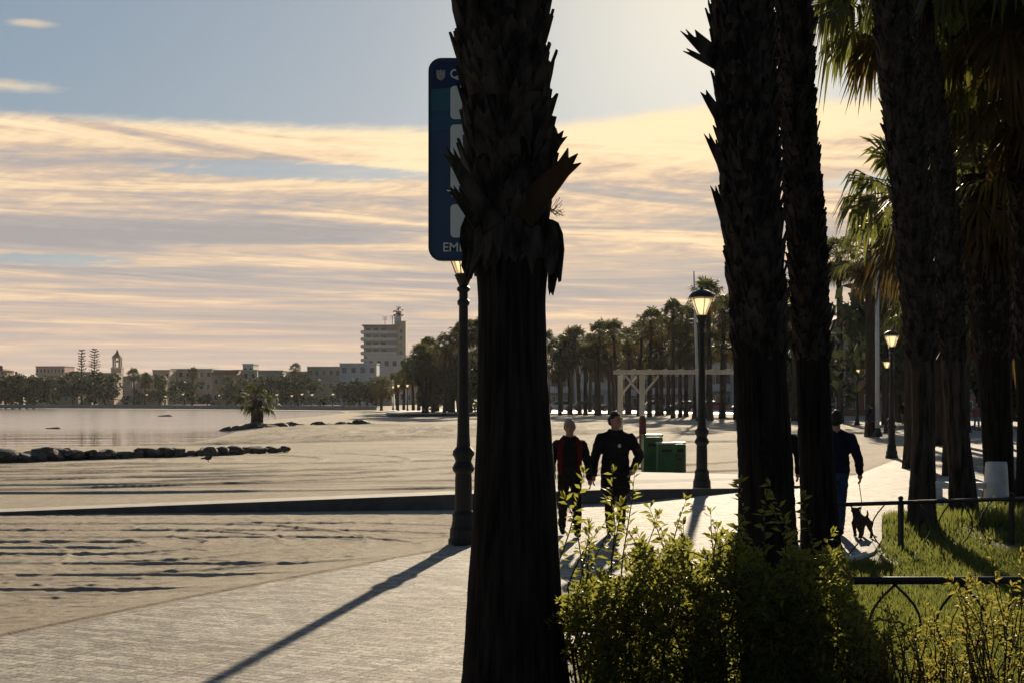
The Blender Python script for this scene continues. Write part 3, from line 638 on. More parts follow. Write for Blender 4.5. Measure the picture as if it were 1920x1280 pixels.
# ------------------------------------------------------------------ lamps
def lamp_proto(label):
    t = thing('street_lamp', label, 'street lamp', (0, 0, 0), 0, 'lantern lamps along the promenade'); mb = MB()
    mb.lathe([(.21, -.1), (.21, .06), (.19, .08), (.185, .2), (.165, .24), (.15, .34), (.155, .40), (.12, .46), (.115, .9), (.11, .96), (.145, 1.0), (.155, 1.04), (.13, 1.09), (.11, 1.13), (.12, 1.17), (.15, 1.22), (.145, 1.27),
              (.095, 1.33), (.085, 1.5), (.07, 2.6), (.062, 3.25), (.085, 3.28), (.085, 3.32), (.06, 3.35), (.06, 3.44), (.09, 3.47), (.09, 3.5), (.06, 3.53), (.10, 3.62), (.125, 3.68), (.10, 3.70)], 16)
    mb.build('post', M['iron'], t, False)
    g = MB(); n = 6
    g.lathe([(.105, 3.70), (.255, 4.08)], n, a0=.26); gl = g.build('lantern_glass', M['lampglass'], t)
    gl.data.polygons  # open side panes only
    me = gl.data; import bmesh; bm = bmesh.new(); bm.from_mesh(me)
    for f in list(bm.faces):
        if abs(f.normal.z) > .9: bm.faces.remove(f)
    bm.to_mesh(me); bm.free()
    fr = MB()
    for k in range(n):
        a = .26 + 2 * math.pi * k / n; c, s = math.cos(a), math.sin(a); fr.tube([(.107 * c, .107 * s, 3.70), (.262 * c, .262 * s, 4.09)], .008, 5)
    fr.build('lantern_frame', M['iron'], t)
    cp = MB(); cp.lathe([(.27, 4.07), (.275, 4.10), (.25, 4.13), (.21, 4.17), (.13, 4.215), (.05, 4.235), (.03, 4.25), (.03, 4.27), (.012, 4.29)], 18); cp.build('cap', M['iron'], t, True)
    bl = MB(); bl.lathe([(.03, 3.71), (.07, 3.76), (.17, 4.0), (.14, 4.04)], 14); bl.build('added_glow_cone', M['added_glow'], t, True)  # added glowing cone inside the lantern, standing in for sunlit panes
    return t
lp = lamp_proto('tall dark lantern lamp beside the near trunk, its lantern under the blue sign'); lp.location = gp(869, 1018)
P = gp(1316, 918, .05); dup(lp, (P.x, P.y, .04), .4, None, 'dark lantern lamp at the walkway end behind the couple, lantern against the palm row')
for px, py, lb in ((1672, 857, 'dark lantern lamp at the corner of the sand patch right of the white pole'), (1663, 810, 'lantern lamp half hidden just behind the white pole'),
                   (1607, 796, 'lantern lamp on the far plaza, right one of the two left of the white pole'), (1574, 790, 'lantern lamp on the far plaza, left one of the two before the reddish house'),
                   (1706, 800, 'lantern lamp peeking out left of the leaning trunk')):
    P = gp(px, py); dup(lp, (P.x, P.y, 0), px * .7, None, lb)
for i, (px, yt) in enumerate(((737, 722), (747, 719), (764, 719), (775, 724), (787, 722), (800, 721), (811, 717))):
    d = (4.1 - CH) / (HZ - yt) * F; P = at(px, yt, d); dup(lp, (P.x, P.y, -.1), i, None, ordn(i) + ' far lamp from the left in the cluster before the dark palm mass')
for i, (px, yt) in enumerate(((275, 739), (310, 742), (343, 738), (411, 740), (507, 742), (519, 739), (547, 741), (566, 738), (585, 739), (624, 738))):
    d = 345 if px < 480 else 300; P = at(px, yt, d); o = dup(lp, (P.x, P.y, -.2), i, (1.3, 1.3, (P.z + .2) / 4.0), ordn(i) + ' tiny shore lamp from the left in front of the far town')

# ------------------------------------------------------------------ the blue sign
DS = 14.0
def rrect(w, h, r, n=6):
    out = []
    for cx, cy, a0 in ((w / 2 - r, h / 2 - r, 0), (-w / 2 + r, h / 2 - r, 90), (-w / 2 + r, -h / 2 + r, 180), (w / 2 - r, -h / 2 + r, 270)):
        for k in range(n + 1): a = R(a0 + 90 * k / n); out.append((cx + r * math.cos(a), cy + r * math.sin(a)))
    return out
def front(mb, poly, y, th, cx=0, cz=0):
    m = len(poly); vs = [(cx + a, y - th, cz + b) for a, b in poly] + [(cx + a, y, cz + b) for a, b in poly]
    mb.add(vs, [tuple(range(m)), tuple(range(2 * m - 1, m - 1, -1))] + [((i + 1) % m, i, m + i, m + (i + 1) % m) for i in range(m)])
k = DS / F; sw, sh = 206 * k, 376 * k; sx = 805 + 103; C = at(sx, 301, DS)
sg = thing('information_sign', 'tall blue sign with white pictogram squares and EME lettering behind the near trunk', 'sign', (C.x, DS, 0))
sblue = mat('sign_blue', (.022, .050, .105), (.027, .060, .12), 2, .4); steal = mat('sign_teal', (.022, .085, .12), (.026, .10, .14), 2, .4); snavy = mat('sign_navy', (.008, .016, .07), (.010, .02, .085), 2, .4)
swhite = mat('sign_white', (.55, .55, .52), (.62, .62, .6), 4, .4); sfr = mat('sign_rim', (.02, .025, .05), (.03, .04, .07), 3, .4); sgrey = mat('sign_crest', (.22, .20, .19), (.45, .42, .38), 40, .5)
mb = MB(); front(mb, rrect(sw, sh, 24 * k), 0, .05, 0, C.z); mb.build('sign_panel', sblue, sg)
mb = MB(); o_ = rrect(sw + .012, sh + .012, 24 * k); i_ = rrect(sw - 4.5 * k, sh - 4.5 * k, 21 * k); m = len(o_)
vs = [(a, y, C.z + b) for y in (-.062, .01) for q in (o_, i_) for a, b in q]
fs = []
for j in range(m):
    n2 = (j + 1) % m; fs += [(j, n2, m + n2, m + j), (2 * m + j, 3 * m + j, 3 * m + n2, 2 * m + n2), (j, 2 * m + j, 2 * m + n2, n2), (m + j, m + n2, 3 * m + n2, 3 * m + j)]
mb.add(vs, fs); mb.build('sign_rim', sfr, sg)
def sgn(px, py): return ((px - sx) * k, C.z - (py - 301) * k)
def face(name, pts, m, dy):
    mb = MB(); q = [sgn(*p) for p in pts]; front(mb, q[::-1] if sum((q[i][0] - q[i - 1][0]) * (q[i][1] + q[i - 1][1]) for i in range(len(q))) > 0 else q, -.05 - dy, .003); return mb.build(name, m, sg)
face('header_field', [(810, 172), (812, 130), (825, 118), (990, 118), (1003, 130), (1006, 160), (950, 148), (880, 158), (840, 168)], snavy, .001)
face('wave_band', [(809, 170), (840, 168), (880, 158), (950, 148), (1006, 160), (1006, 205), (930, 200), (870, 208), (809, 212)], steal, .002)
face('wave_band', [(809, 216), (860, 206), (930, 214), (1006, 206), (1006, 240), (900, 236), (809, 252)], mat('sign_light_blue', (.018, .06, .12), (.02, .07, .135), 2, .4), .0035)
face('crest', [(819, 133), (822, 136), (827, 133), (832, 136), (835, 133), (835, 146), (832, 151), (827, 154), (822, 151), (819, 146)], sgrey, .005)
for y0 in (164, 236, 311, 385):
    mb = MB(); cx, cz = sgn(845 + 27, y0 + 31); front(mb, rrect(54 * k, 62 * k, 8 * k), -.055, .004, cx, cz); mb.build('pictogram_square', swhite, sg)
    mb = MB(); cx, cz = sgn(945, y0 + 31); front(mb, rrect(54 * k, 62 * k, 8 * k), -.055, .004, cx, cz); mb.build('pictogram_square', swhite, sg)
def text(name, s, size, x, z, m, parent, y):
    cu = bpy.data.curves.new(name, 'FONT'); cu.body = s; cu.size = size; cu.extrude = .0015; cu.offset = size * .012
    o = bpy.data.objects.new(name, cu); col.objects.link(o); dg = bpy.context.evaluated_depsgraph_get(); dg.update()
    me = bpy.data.meshes.new_from_object(o.evaluated_get(dg)); bpy.data.objects.remove(o); me.materials.clear(); me.materials.append(m)
    q = link(name, me, parent); q.rotation_euler = (R(90), 0, 0); q.location = (x, y, z); return q
tx, tz = sgn(830, 473); text('sign_lettering', 'EME', 24 * k, tx, tz, swhite, sg, -.056)
tx, tz = sgn(844, 149); text('sign_lettering', 'Q', 23 * k, tx, tz, swhite, sg, -.056)
mb = MB()
mb.tube([(98 * k, .06, -.1), (98 * k, .06, C.z + sh / 2 - .15)], .045, 12)
mb.build('sign_post', mat('sign_pole_grey', (.1, .1, .11), (.14, .14, .15), 3, .5), sg, True)

# ------------------------------------------------------------------ people and the dog
skin = mat('skin', (.30, .16, .11), (.36, .20, .14), 12, .55); hair_d = mat('dark_hair', (.012, .009, .007), (.03, .022, .016), 30, .6, trans=.15); hair_g = mat('grey_hair', (.22, .19, .16), (.34, .30, .26), 40, .6, trans=.2)
hair_b = mat('blond_hair', (.16, .09, .035), (.26, .16, .06), 30, .6, trans=.2); eye_m = mat('eye_dark', (.01, .01, .01), None, 4, .2)
def cloth(n, c): return mat('cloth_' + n, tuple(q * .75 for q in c), c, 8, .9, .004, 60, spec=.1)
black, navy, jean, red, grey_t, pink, shoe, brown = (cloth(*a) for a in (('black', (.012, .011, .012)), ('navy', (.012, .013, .03)), ('jeans', (.025, .048, .11)), ('red', (.09, .010, .008)), ('pale', (.25, .26, .28)), ('pink', (.34, .13, .12)), ('shoe', (.02, .016, .013)), ('brown', (.12, .06, .03))))
def hand(mb, wr, elbow, curl=.5, side=1, grip=None):
    wr, elbow = V(wr), V(elbow); d = (wr - elbow).normalized(); fw = V((0, 1, 0)); n = d.cross(fw).normalized() * side; f = n.cross(d).normalized() * side
    pc = wr + d * .05; mb.cap(wr, .027, pc, .036); mb.cap(pc - f * .02, .024, pc + f * .02 + d * .02, .024)
    for i, L_ in enumerate((.070, .080, .075, .058)):
        b = wr + d * .085 + f * (.030 - .020 * i); m_ = b + d * L_ * .5 - n * .012 * curl; t = m_ + d * L_ * .45 * (1 - curl * .5) - n * .035 * curl
        mb.cap(b, .0095, m_, .009, 8); mb.cap(m_, .009, t, .0075, 8)
    b = wr + d * .03 + f * .03; m_ = b + d * .035 + f * .022; mb.cap(b, .012, m_, .010, 8); mb.cap(m_, .010, m_ + d * .03 - n * .01, .008, 8)
def person(label, loc, rz, H, arms, legs, top, bottom, hair, coat_len=.86, vest=None, bulk=1.0, longhair=False, head_turn=0.0, face_on=True, detail=True, group=None, hood=False):
    """local frame: x to the person's left is -x, forward is +y; 1.72 m figure scaled to H"""
    t = thing('person', label, 'person', loc, rz, group); s = H / 1.72; t.scale = (s, s, s); vx = .010 if detail else .02
    B = MB(); ht = Matrix.Rotation(head_turn, 3, 'Z')
    hd = lambda x, y, z: tuple(ht @ V((x, y, 0)) + V((0, .015, z)))
    B.ell(hd(0, 0, 1.605), (.076, .092, .112)); B.ell(hd(0, .035, 1.545), (.056, .062, .062)); B.cap((0, -.01, 1.38), .062, hd(0, -.012, 1.53), .054)
    B.cap(hd(0, .09, 1.60), .010, hd(0, .108, 1.572), .015)
    for q in (-1, 1): B.ell(hd(q * .079, -.005, 1.59), (.012, .022, .032)); B.ell(hd(q * .035, .078, 1.63), (.022, .014, .010)); B.ell(hd(q * .04, .068, 1.572), (.022, .02, .016))
    B.ell(hd(0, .090, 1.535), (.024, .012, .010)); B.ell(hd(0, .085, 1.505), (.022, .018, .016))
    B.ell((0, 0, 1.22), (.16, .10, .20)); B.cap((-.15, 0, 1.35), .05, (.15, 0, 1.35), .05); B.ell((0, 0, 1.02), (.145, .10, .15)); B.ell((0, 0, .90), (.16, .105, .13))
    J = MB(); T = MB(); e = .020 * bulk
    J.ell((0, 0, 1.22), (.175 * bulk, .118 * bulk, .22)); J.cap((-.15 * bulk, 0, 1.345), .07, (.15 * bulk, 0, 1.345), .07); J.cap((-.03, -.01, 1.42), .055, (-.15 * bulk, 0, 1.352), .062); J.cap((.03, -.01, 1.42), .055, (.15 * bulk, 0, 1.352), .062); J.ell((0, 0, 1.02), (.168 * bulk, .125 * bulk, .17)); J.cap((-.05, 0, 1.40), .07, (.05, 0, 1.40), .07)
    z = .92
    while z > coat_len - .01: J.ell((0, 0, z), (.178 * bulk, .13 * bulk, .10)); z -= .06
    for sd_, (el, wr, cu) in zip((-1, 1), arms):
        sh_ = (sd_ * .185 * (1 + (bulk - 1) * .6), -.005, 1.335); B.cap(sh_, .052, el, .041); B.cap(el, .041, wr, .028); hand(B, wr, el, cu, sd_)
        w2 = V(wr).lerp(V(el), .08); J.cap(sh_, .052 + e + .006, el, .043 + e); J.cap(el, .043 + e, tuple(w2), .036 + e * .7)
    for sd_, (hp, kn, an, toe) in zip((-1, 1), legs):
        B.cap(hp, .085, kn, .057); B.cap(kn, .057, an, .04); B.cap(an, .04, (an[0], an[1] - .03, an[2] - .045), .038)
        T.cap(hp, .098, kn, .072); T.cap(kn, .072, (an[0], an[1], an[2] + .02), .060)
        S = MB(); a, b = V(an), V(toe); S.cap(tuple(a + V((0, -.045, -.045))), .043, tuple(b), .036); S.cap(tuple(a), .046, tuple(a + V((0, 0, -.04))), .045); fuse('shoe', S, shoe, t, vx, 3)
        B.cap(tuple(a + V((0, -.03, -.05))), .03, tuple(b), .024)
    T.ell((0, 0, .92), (.172, .118, .12)); T.ell((0, -.01, .86), (.17, .115, .10))
    fuse('body', B, skin, t, .0075 if detail else .016, 2); fuse('jacket', J, top, t, vx, 8, .011); fuse('trousers', T, bottom, t, vx, 8, .010)
    if vest:
        Q = MB()
        for q in (-1, 1): Q.ell((q * .135, .0, 1.20), (.055, .118 * bulk + .01, .20)); Q.cap((q * .09, .0, 1.405), .055, (q * .14, .05, 1.33), .06); Q.ell((q * .135, .0, 1.03), (.05, .125, .16))
        fuse('vest', Q, vest, t, vx, 3)
    K = MB(); K.ell(hd(0, -.012, 1.632), (.084, .097, .098)); K.ell(hd(0, -.045, 1.585), (.078, .07, .085))
    if longhair:
        K.ell(hd(0, -.055, 1.50), (.085, .06, .12)); K.ell(hd(0, -.05, 1.42), (.075, .05, .08))
    fuse('hair', K, hair, t, vx, 1, .012)
    if hood:
        N = MB(); N.cap((-.07, -.05, 1.43), .045, (.07, -.05, 1.43), .045); N.cap((-.075, -.03, 1.44), .04, (-.06, .05, 1.43), .03); N.cap((.075, -.03, 1.44), .04, (.06, .05, 1.43), .03); fuse('collar', N, top, t, vx, 3)
    if detail and face_on:
        for q in (-1, 1):
            E = MB(); E.ell(hd(q * .034, .086, 1.607), (.012, .006, .007), 8, 6); E.build('eye', eye_m, t, True)
        E = MB(); E.ell(hd(0, .100, 1.533), (.021, .004, .004), 8, 6); E.build('mouth', mat('lips', (.2, .07, .06), None, 4), t, True)
    return t
def walk(st, kneeb=.10):
    """legs: left forward by st, right back by st"""
    return (((-.085, 0, .90), (-.09, st * .55 + .03, .49), (-.09, st, .095), (-.10, st + .14, .045)), ((.085, 0, .90), (.09, -st * .35 + .02, .48), (.09, -st - .02, .13), (.09, -st + .10, .045)))
def walk_b(st):
    a, b = walk(st); f = lambda q: tuple((-x, y, z) for x, y, z in q); return (f(b), f(a))
PI = math.pi
d1 = 21.4
# facing the camera: rotate by 180 degrees, so the local -x is the right of the picture
person('person in red vest with short grey hair walking hand in hand beside the near trunk', at(1068, HZ + 2 * F / d1, d1) * 1, PI + .05, 1.70,
       (((-.27, -.03, 1.08), (-.29, .05, .83), .6), ((.26, -.05, 1.09), (.25, .05, .84), .4)), walk(.22), black, black, hair_g, .84, red, 1.0, False, -.1, True, True, 'couple walking hand in hand', True)
d2 = 21.8
person('person in long black sweatshirt with white chest badge, walking hand in hand', at(1154, HZ + 2 * F / d2, d2) * 1, PI - .03, 1.80,
       (((-.34, -.05, 1.10), (-.24, .12, .90), .8), ((.29, -.02, 1.07), (.31, .06, .82), .6)), walk_b(.2), black, black, hair_d, .60, None, 1.22, False, .75, True, True, 'couple walking hand in hand', True)
pz = [o for o in bpy.data.objects if o.get('category') == 'person'][-1]
mb = MB(); mb.ell((-.05, .150, 1.24), (.022, .012, .028), 10, 6); mb.build('chest_badge', swhite, pz, True)
d3 = 22.5
person('person with fair hair and black jacket mostly hidden behind the thick shaggy trunk', at(1463, HZ + 2 * F / d3, d3) * 1, .1, 1.76, (((-.27, -.03, 1.08), (-.29, .05, .83), .4), ((.27, -.03, 1.09), (.29, .07, .84), .4)), walk(.2), black, black, hair_b, .84, None, 1.08, True, .3, False)
d4 = 21.3
man = person('person in dark jacket and blue jeans walking away with a dog on a lead', at(1568, HZ + 2 * F / d4, d4) * 1, -.05, 1.82, (((-.27, -.03, 1.08), (-.29, .05, .83), .4), ((.29, -.04, 1.07), (.32, .02, .86), .7)), walk_b(.2), navy, jean, hair_d, .88, None, 1.12, False, 0, False)
far_arm = (((-.27, -.03, 1.08), (-.28, .05, .83), .4), ((.27, -.03, 1.09), (.28, .07, .84), .4))
person('distant person in dark clothes standing beside the white pole', gp(1634, 818), .4, 1.72, far_arm, walk(.1), navy, black, hair_d, .84, None, 1.1, False, 0, False, False)
person('distant person in dark top and pale trousers beyond the tall lamp', gp(1694, 796), 2.8, 1.72, far_arm, walk(.18), black, grey_t, hair_d, .86, None, 1.05, False, 0, False, False)
person('distant person in a pink top between the leaning trunks and the broad trunk', gp(1831, 806), 3.3, 1.72, far_arm, walk(.12), pink, grey_t, hair_d, .86, None, 1.05, False, 0, False, False)
# dog, seen from behind, on a lead
dg_ = thing('dog', 'small dark dog walking on a lead beside the person in jeans', 'dog', at(1616, HZ + 2 * F / 21.2, 21.2), .12)
B = MB(); B.ell((0, .10, .285), (.085, .13, .10)); B.ell((0, -.10, .29), (.072, .13, .085)); B.cap((0, .18, .33), .065, (0, .27, .40), .05); B.ell((0, .31, .43), (.055, .07, .055)); B.cap((0, .36, .415), .03, (0, .42, .40), .022)
for q in (-1, 1):
    B.cap((q * .055, .15, .24), .035, (q * .055, .16 + q * .03, .12), .022); B.cap((q * .055, .16 + q * .03, .12), .022, (q * .055, .15 + q * .06, .025), .02); B.ell((q * .055, .165 + q * .06, .018), (.022, .032, .018))
    B.cap((q * .055, -.15, .25), .048, (q * .06, -.12 - q * .02, .17), .03); B.cap((q * .06, -.12 - q * .02, .17), .028, (q * .06, -.19 - q * .03, .10), .018); B.cap((q * .06, -.19 - q * .03, .10), .018, (q * .06, -.175 - q * .03, .025), .018); B.ell((q * .06, -.16 - q * .03, .018), (.02, .032, .018))
    B.cap((q * .04, .29, .47), .022, (q * .05, .28, .495), .008)
B.cap((0, -.21, .33), .022, (0, -.28, .42), .014); B.cap((0, -.28, .42), .014, (0, -.25, .48), .008)
fuse('body', B, mat('dog_fur', (.02, .013, .009), (.05, .032, .022), 30, .9, .006, 60), dg_, .009, 3); dg_.scale = (1.25, .85, .85)
h0 = at(1611, 906, 21.25); h1 = at(1613, 962, 21.45); ld = MB(); ld.tube([h0, h0.lerp(h1, .5) + V((.03, 0, -.06)), h1], .006, 5)
tag(ld.build('dog_lead', M['tyre']), 'thin dark lead from the hand of the person in jeans to the dog', 'lead')

# ------------------------------------------------------------------ things on the beach and plaza
def post_box(mb, c, s, rz=0): mb.box(c, s, rz)
# green bins on the walkway
bz = .2
def bin_(label, px0, px1, ytop, ybot, d, m, lid, rz=.06):
    A, B = at(px0, ybot, d), at(px1, ybot, d); h = (ybot - ytop) / F * d; w = B.x - A.x; t = thing('recycling_bin', label, 'recycling bin', ((A.x + B.x) / 2, d, CH - (ybot - HZ) / F * d), rz, 'green bins on the walkway')
    mb = MB(); mb.box((0, 0, h * .46), (w, w * .9, h * .92), 0, .97); mb.build('body', m, t, False, .02)
    mb = MB(); mb.box((0, 0, h * .965), (w * 1.01, w * .94, h * .06)); mb.build('lid', lid, t, False, .015)
    mb = MB(); mb.box((0, -w * .455, h * .72), (w * .55, .03, h * .09)); mb.build('slot', M['tyre'], t)
    return t
bin_('tallest dark green bin at the left of the bin cluster beside the red post', 1204, 1241, 813, 884, 39.9, M['green_bin'], M['green_bin'])
bin_('broad dark green bin with a pale rim in the middle of the cluster', 1231, 1265, 828, 884, 39.3, M['green_bin'], M['pale_trim'], .02)
bin_('dark green bin at the right end of the cluster', 1263, 1285, 827, 885, 39.8, M['green_bin'], M['green_bin'])
bin_('lowest faded green bin in front at the right of the cluster', 1264, 1282, 849, 886, 39.2, M['green_light'], M['green_light'])
P = at(1205, 880, 40.2); rp = thing('red_post', 'red rounded post standing behind the tallest green bin', 'post', (P.x, P.y, .05))
mb = MB(); mb.lathe([(.06, 0), (.06, .6), (.09, .66), (.10, 1.0), (.095, 1.35), (.07, 1.44), (.03, 1.48)], 14); mb.build('shaft', M['red_post'], rp, True)
mb = MB(); mb.lathe([(.13, 0), (.13, .04), (.07, .07)], 14); mb.build('foot', M['iron'], rp)
# pergola
dP = 88.0; A, B_, C_ = at(1163, 808, dP), at(1204, 812, dP - 2), at(1420, 812, dP - 3)
pg = thing('pergola', 'pale timber beach pergola with braced posts behind the lamp', 'pergola', (A.x, A.y, 0)); zt = CH + (HZ - 700) / F * dP
def rel(p): return V((p.x - A.x, p.y - A.y, 0))
posts = [rel(A), rel(B_), rel(C_)]
for p in posts:
    mb = MB(); mb.box((p.x, p.y, zt / 2 - .1), (.28, .28, zt), .1); mb.build('post', M['wood'], pg, False, .015)
for p, s in ((posts[0], 1), (posts[1], 1), (posts[1], -1), (posts[2], -1)):
    mb = MB(); mb.tube([p + V((s * .1, 0, zt - 1.2)), p + V((s * .95, 0, zt - .15))], .07, 4); mb.build('brace', M['wood'], pg)
for dy, dz in ((0.2, .12), (-1.9, .12)):
    mb = MB(); mb.box((3.6, dy, zt + dz - .04), (8.0, .12, .22)); mb.build('beam', M['wood'], pg, False, .01)
for i in range(9):
    mb = MB(); mb.box((-.2 + i * .92, -.85, zt + .22), (.06, 2.5, .06)); mb.build('slat', M['wood'], pg)
# white pole
P = gp(1645, 818); wp = thing('light_pole', 'tall plain white pole standing on the sand patch beyond the walker in jeans', 'pole', P); hp = (818 - 475) / F * P.y
mb = MB(); mb.tube([(0, 0, -.1), (0, 0, hp)], [.125, .085], 14); mb.build('shaft', M['white_paint'], wp, True)
mb = MB(); mb.lathe([(.28, 0), (.28, .05), (.2, .3), (.13, .45)], 12); mb.build('base_plate', M['iron'], wp)
mb = MB(); mb.box((0, -.1, hp + .06), (.35, .6, .14)); mb.build('lamp_head', M['white_paint'], wp, False, .03)
P = at(1310, 780, 125); ms = thing('mast', 'thin pale mast standing just left of the lantern lamp behind the couple', 'mast', (P.x, P.y, 0))
mb = MB(); q = at(1301, 509, 125) - V((P.x, P.y, 0)); mb.tube([(0, 0, 0), tuple(V((0, 0, 0)).lerp(q, .7)), tuple(q)], [.16, .11, .05], 10); mb.build('shaft', M['white_paint'], ms, True)
mb = MB(); mb.lathe([(.3, 0), (.3, .08), (.17, .4)], 12); mb.build('base_plate', M['iron'], ms)
# white seat
P = gp(1868, 934); ws = thing('concrete_seat', 'white concrete seat with a tapered round end standing at the lawn edge', 'seat', P)
mb = MB(); mb.lathe([(.245, -.05), (.243, .05), (.215, .62), (.205, .71), (.19, .735), (.03, .74)], 28); mb.build('end_block', M['concrete'], ws, True)
mb = MB(); mb.box((-.78, .12, .26), (1.1, .42, .12)); mb.build('seat', M['concrete'], ws, False, .02)
mb = MB(); mb.box((-1.15, .12, .09), (.16, .34, .22)); mb.build('foot', M['concrete'], ws, False, .02)
# bird on the sand
P = at(390, 868, 0); P = gp(390, 868, -.08); bd = tag(None or MB().build('bird', black), '', '')
B = MB(); B.ell((0, 0, .10), (.05, .10, .055)); B.cap((0, .08, .13), .03, (0, .10, .17), .028); B.cap((0, .12, .172), .012, (0, .155, .168), .004); B.cap((0, -.08, .10), .03, (0, -.19, .085), .012)
for q in (-1, 1): B.cap((q * .02, .0, .06), .008, (q * .02, .01, -.02), .007)
bpy.data.objects.remove(bd); bd = fuse('bird', B, mat('dark_feathers', (.02, .018, .018), (.06, .055, .05), 30, .8), None, .009, 2); bd.location = P + V((0, 0, .05)); bd.rotation_euler = (0, 0, -1.2); bd.scale = (1.2,) * 3
tag(bd, 'small dark bird standing alone on the open sand', 'bird')

# ------------------------------------------------------------------ rocks
def rock_mesh(seed, m):
    rg = random.Random(seed); mb = MB(); n, k = 14, 9; mb.ell((0, 0, 0), (1, 1, 1), n, k); vs = []
    pl = [V((rg.gauss(0, 1), rg.gauss(0, 1), rg.gauss(0, .8))).normalized() for _ in range(11)]; of = [rg.uniform(.45, .85) for _ in pl]
    for p in mb.v:
        p = V(p)
        for a, b in zip(pl, of):
            e = p.dot(a) - b
            if e > 0: p -= a * e
        vs.append(p * rg.uniform(.97, 1.03))
    mb.v = [tuple(p) for p in vs]; return mb.mesh('boulder', m)
RM = [rock_mesh(i, M['rock']) for i in range(6)]; RD = [rock_mesh(20 + i, M['rock_dark']) for i in range(4)]
def rocks(path, n, size, meshes, label, group, squash=.6, zoff=-.42):
    rg = random.Random(n)
    for i in range(n):
        t = (i + rg.uniform(-.25, .25)) / (n - 1) * (len(path) - 1); t = min(max(t, 0), len(path) - 1.001); a = int(t); f = t - a
        px = path[a][0] * (1 - f) + path[a + 1][0] * f; py = path[a][1] * (1 - f) + path[a + 1][1] * f
        P = gp(px, py, zoff); s = size * rg.uniform(.55, 1.7) * (path[a][2] * (1 - f) + path[a + 1][2] * f)
        o = link('boulder', rg.choice(meshes)); o.location = (P.x, P.y + rg.uniform(-.3, .3), zoff + s * squash * .35); o.scale = (s * rg.uniform(.85, 1.5), s, s * squash * rg.uniform(.8, 1.2)); o.rotation_euler = (rg.uniform(-.2, .2), rg.uniform(-.2, .2), rg.uniform(0, 6.28))
        tag(o, label % ordn(i), 'boulder', group)
rocks([(-25, 866, 1.1), (120, 860, 1.05), (260, 856, .95), (400, 851, .75), (535, 844, .45)], 56, .34, RM, '%s boulder from the left in the near breakwater', 'near breakwater boulders', .62, -.16)
rocks([(425, 806, 1.0), (500, 803, 1.0), (600, 799.5, 1.0), (695, 797, .9)], 30, .62, RD, '%s dark rock from the left in the spit under the young palm', 'dark rocks of the spit', .42)
for px, py, lb in ((103, 803, 'small flat rock alone in the water left of the pine reflections'), (312, 780, 'flat rock alone in the water near the far shore')):
    P = gp(px, py, WZ); o = link('boulder', RD[0].copy()); o.location = P; o.scale = (.9 * P.y / 120, .7, .25 * P.y / 160); tag(o, lb, 'boulder')

# ------------------------------------------------------------------ lawn, fences, hedge, shrubs
LAWN = [(.35, 7.5), (.42, 11.2), (1.6, 13.5), (3.4, 16.6), (4.5, 18.6), (5.0, 20.2), (6.0, 24.2), (7.6, 26.6), (9.6, 28.6), (40, 36), (40, 5), (.35, 5)]
sheet('lawn', LAWN, .03, M['soil'], 'lawn bed between the promenade and the near fence')
mb = MB()
for i in range(5):
    a, b = LAWN[i + 1], LAWN[i + 2]; v = V((b[0] - a[0], b[1] - a[1], 0)); mb.box(((a[0] + b[0]) / 2, (a[1] + b[1]) / 2, .02), (v.length, .10, .10), math.atan2(v.y, v.x))
struct(mb.build('lawn_kerb', M['kerb']), label='low stone kerb round the lawn')
def grass():
    g = np.random.RandomState(3); n = 90000; d = 1 / g.uniform(1 / 31, 1 / 9.0, n); px = g.uniform(1090, 1980, n); X = (px - 960) / F * d; Y = d
    ok = polydist(X, Y, LAWN) < -.06; X, Y = X[ok], Y[ok]; dens = fbm(X * .9, Y * .9, 3); ok = dens > -.42 + g.rand(len(X)) * .2; X, Y, dens = X[ok], Y[ok], dens[ok]
    # a mound of ground cover behind the far fence
    mound = np.exp(-((X - 7.0) / 1.5) ** 2 - ((Y - 22.2) / 1.7) ** 2); n = len(X)
    h = g.uniform(.05, .13, n) * (1 + .6 * dens) * (1 + mound * 1.4); w = .006 * (Y / 12) + .004; a = g.uniform(0, 2 * np.pi, n); l = g.uniform(.02, .09, n); b = g.uniform(0, 6.28, n)
    z0 = np.full(n, .028) + mound * .10 * g.rand(n)
    V0 = np.stack([X - np.cos(a) * w, Y - np.sin(a) * w, z0], -1); V1 = np.stack([X + np.cos(a) * w, Y + np.sin(a) * w, z0], -1); V2 = np.stack([X + np.cos(b) * l, Y + np.sin(b) * l, z0 + h], -1)
    vs = np.concatenate([V0, V1, V2]); i = np.arange(n); fs = np.stack([i, i + n, i + 2 * n], -1)
    me = bpy.data.meshes.new('grass'); me.from_pydata(vs.tolist(), [], fs.tolist()); me.materials.append(M['grassblade']); me.update()
    tag(link('grass', me), 'yellow green grass on the lawn, part sunlit and part shaded', None, None, 'stuff')
grass()
def fence(label, p0, p1, posts, hoops, hz, rr, group):
    p0, p1 = V(p0), V(p1); v = p1 - p0; t = thing('low_fence', label, 'fence', p0, math.atan2(v.y, v.x), group); L_ = v.length
    mb = MB(); mb.tube([(0, 0, hz), (L_, 0, hz + (p1.z - p0.z))], rr, 10); mb.build('rail', M['iron'], t, True)
    for s in posts:
        mb = MB(); mb.box((s, 0, hz / 2), (.055, .055, hz + .06)); mb.ell((s, 0, hz + .055), (.035, .035, .035)); mb.build('post', M['iron'], t)
    for s in hoops:
        for q in (-1, 1):
            mb = MB(); pts = [(s + q * (.30 - .24 * math.sin(PI * k / 10)), 0, hz * (1 - k / 10) + .01) for k in range(11)]; mb.tube(pts, .010, 6); mb.build('curved_bar', M['iron'], t)
    return t
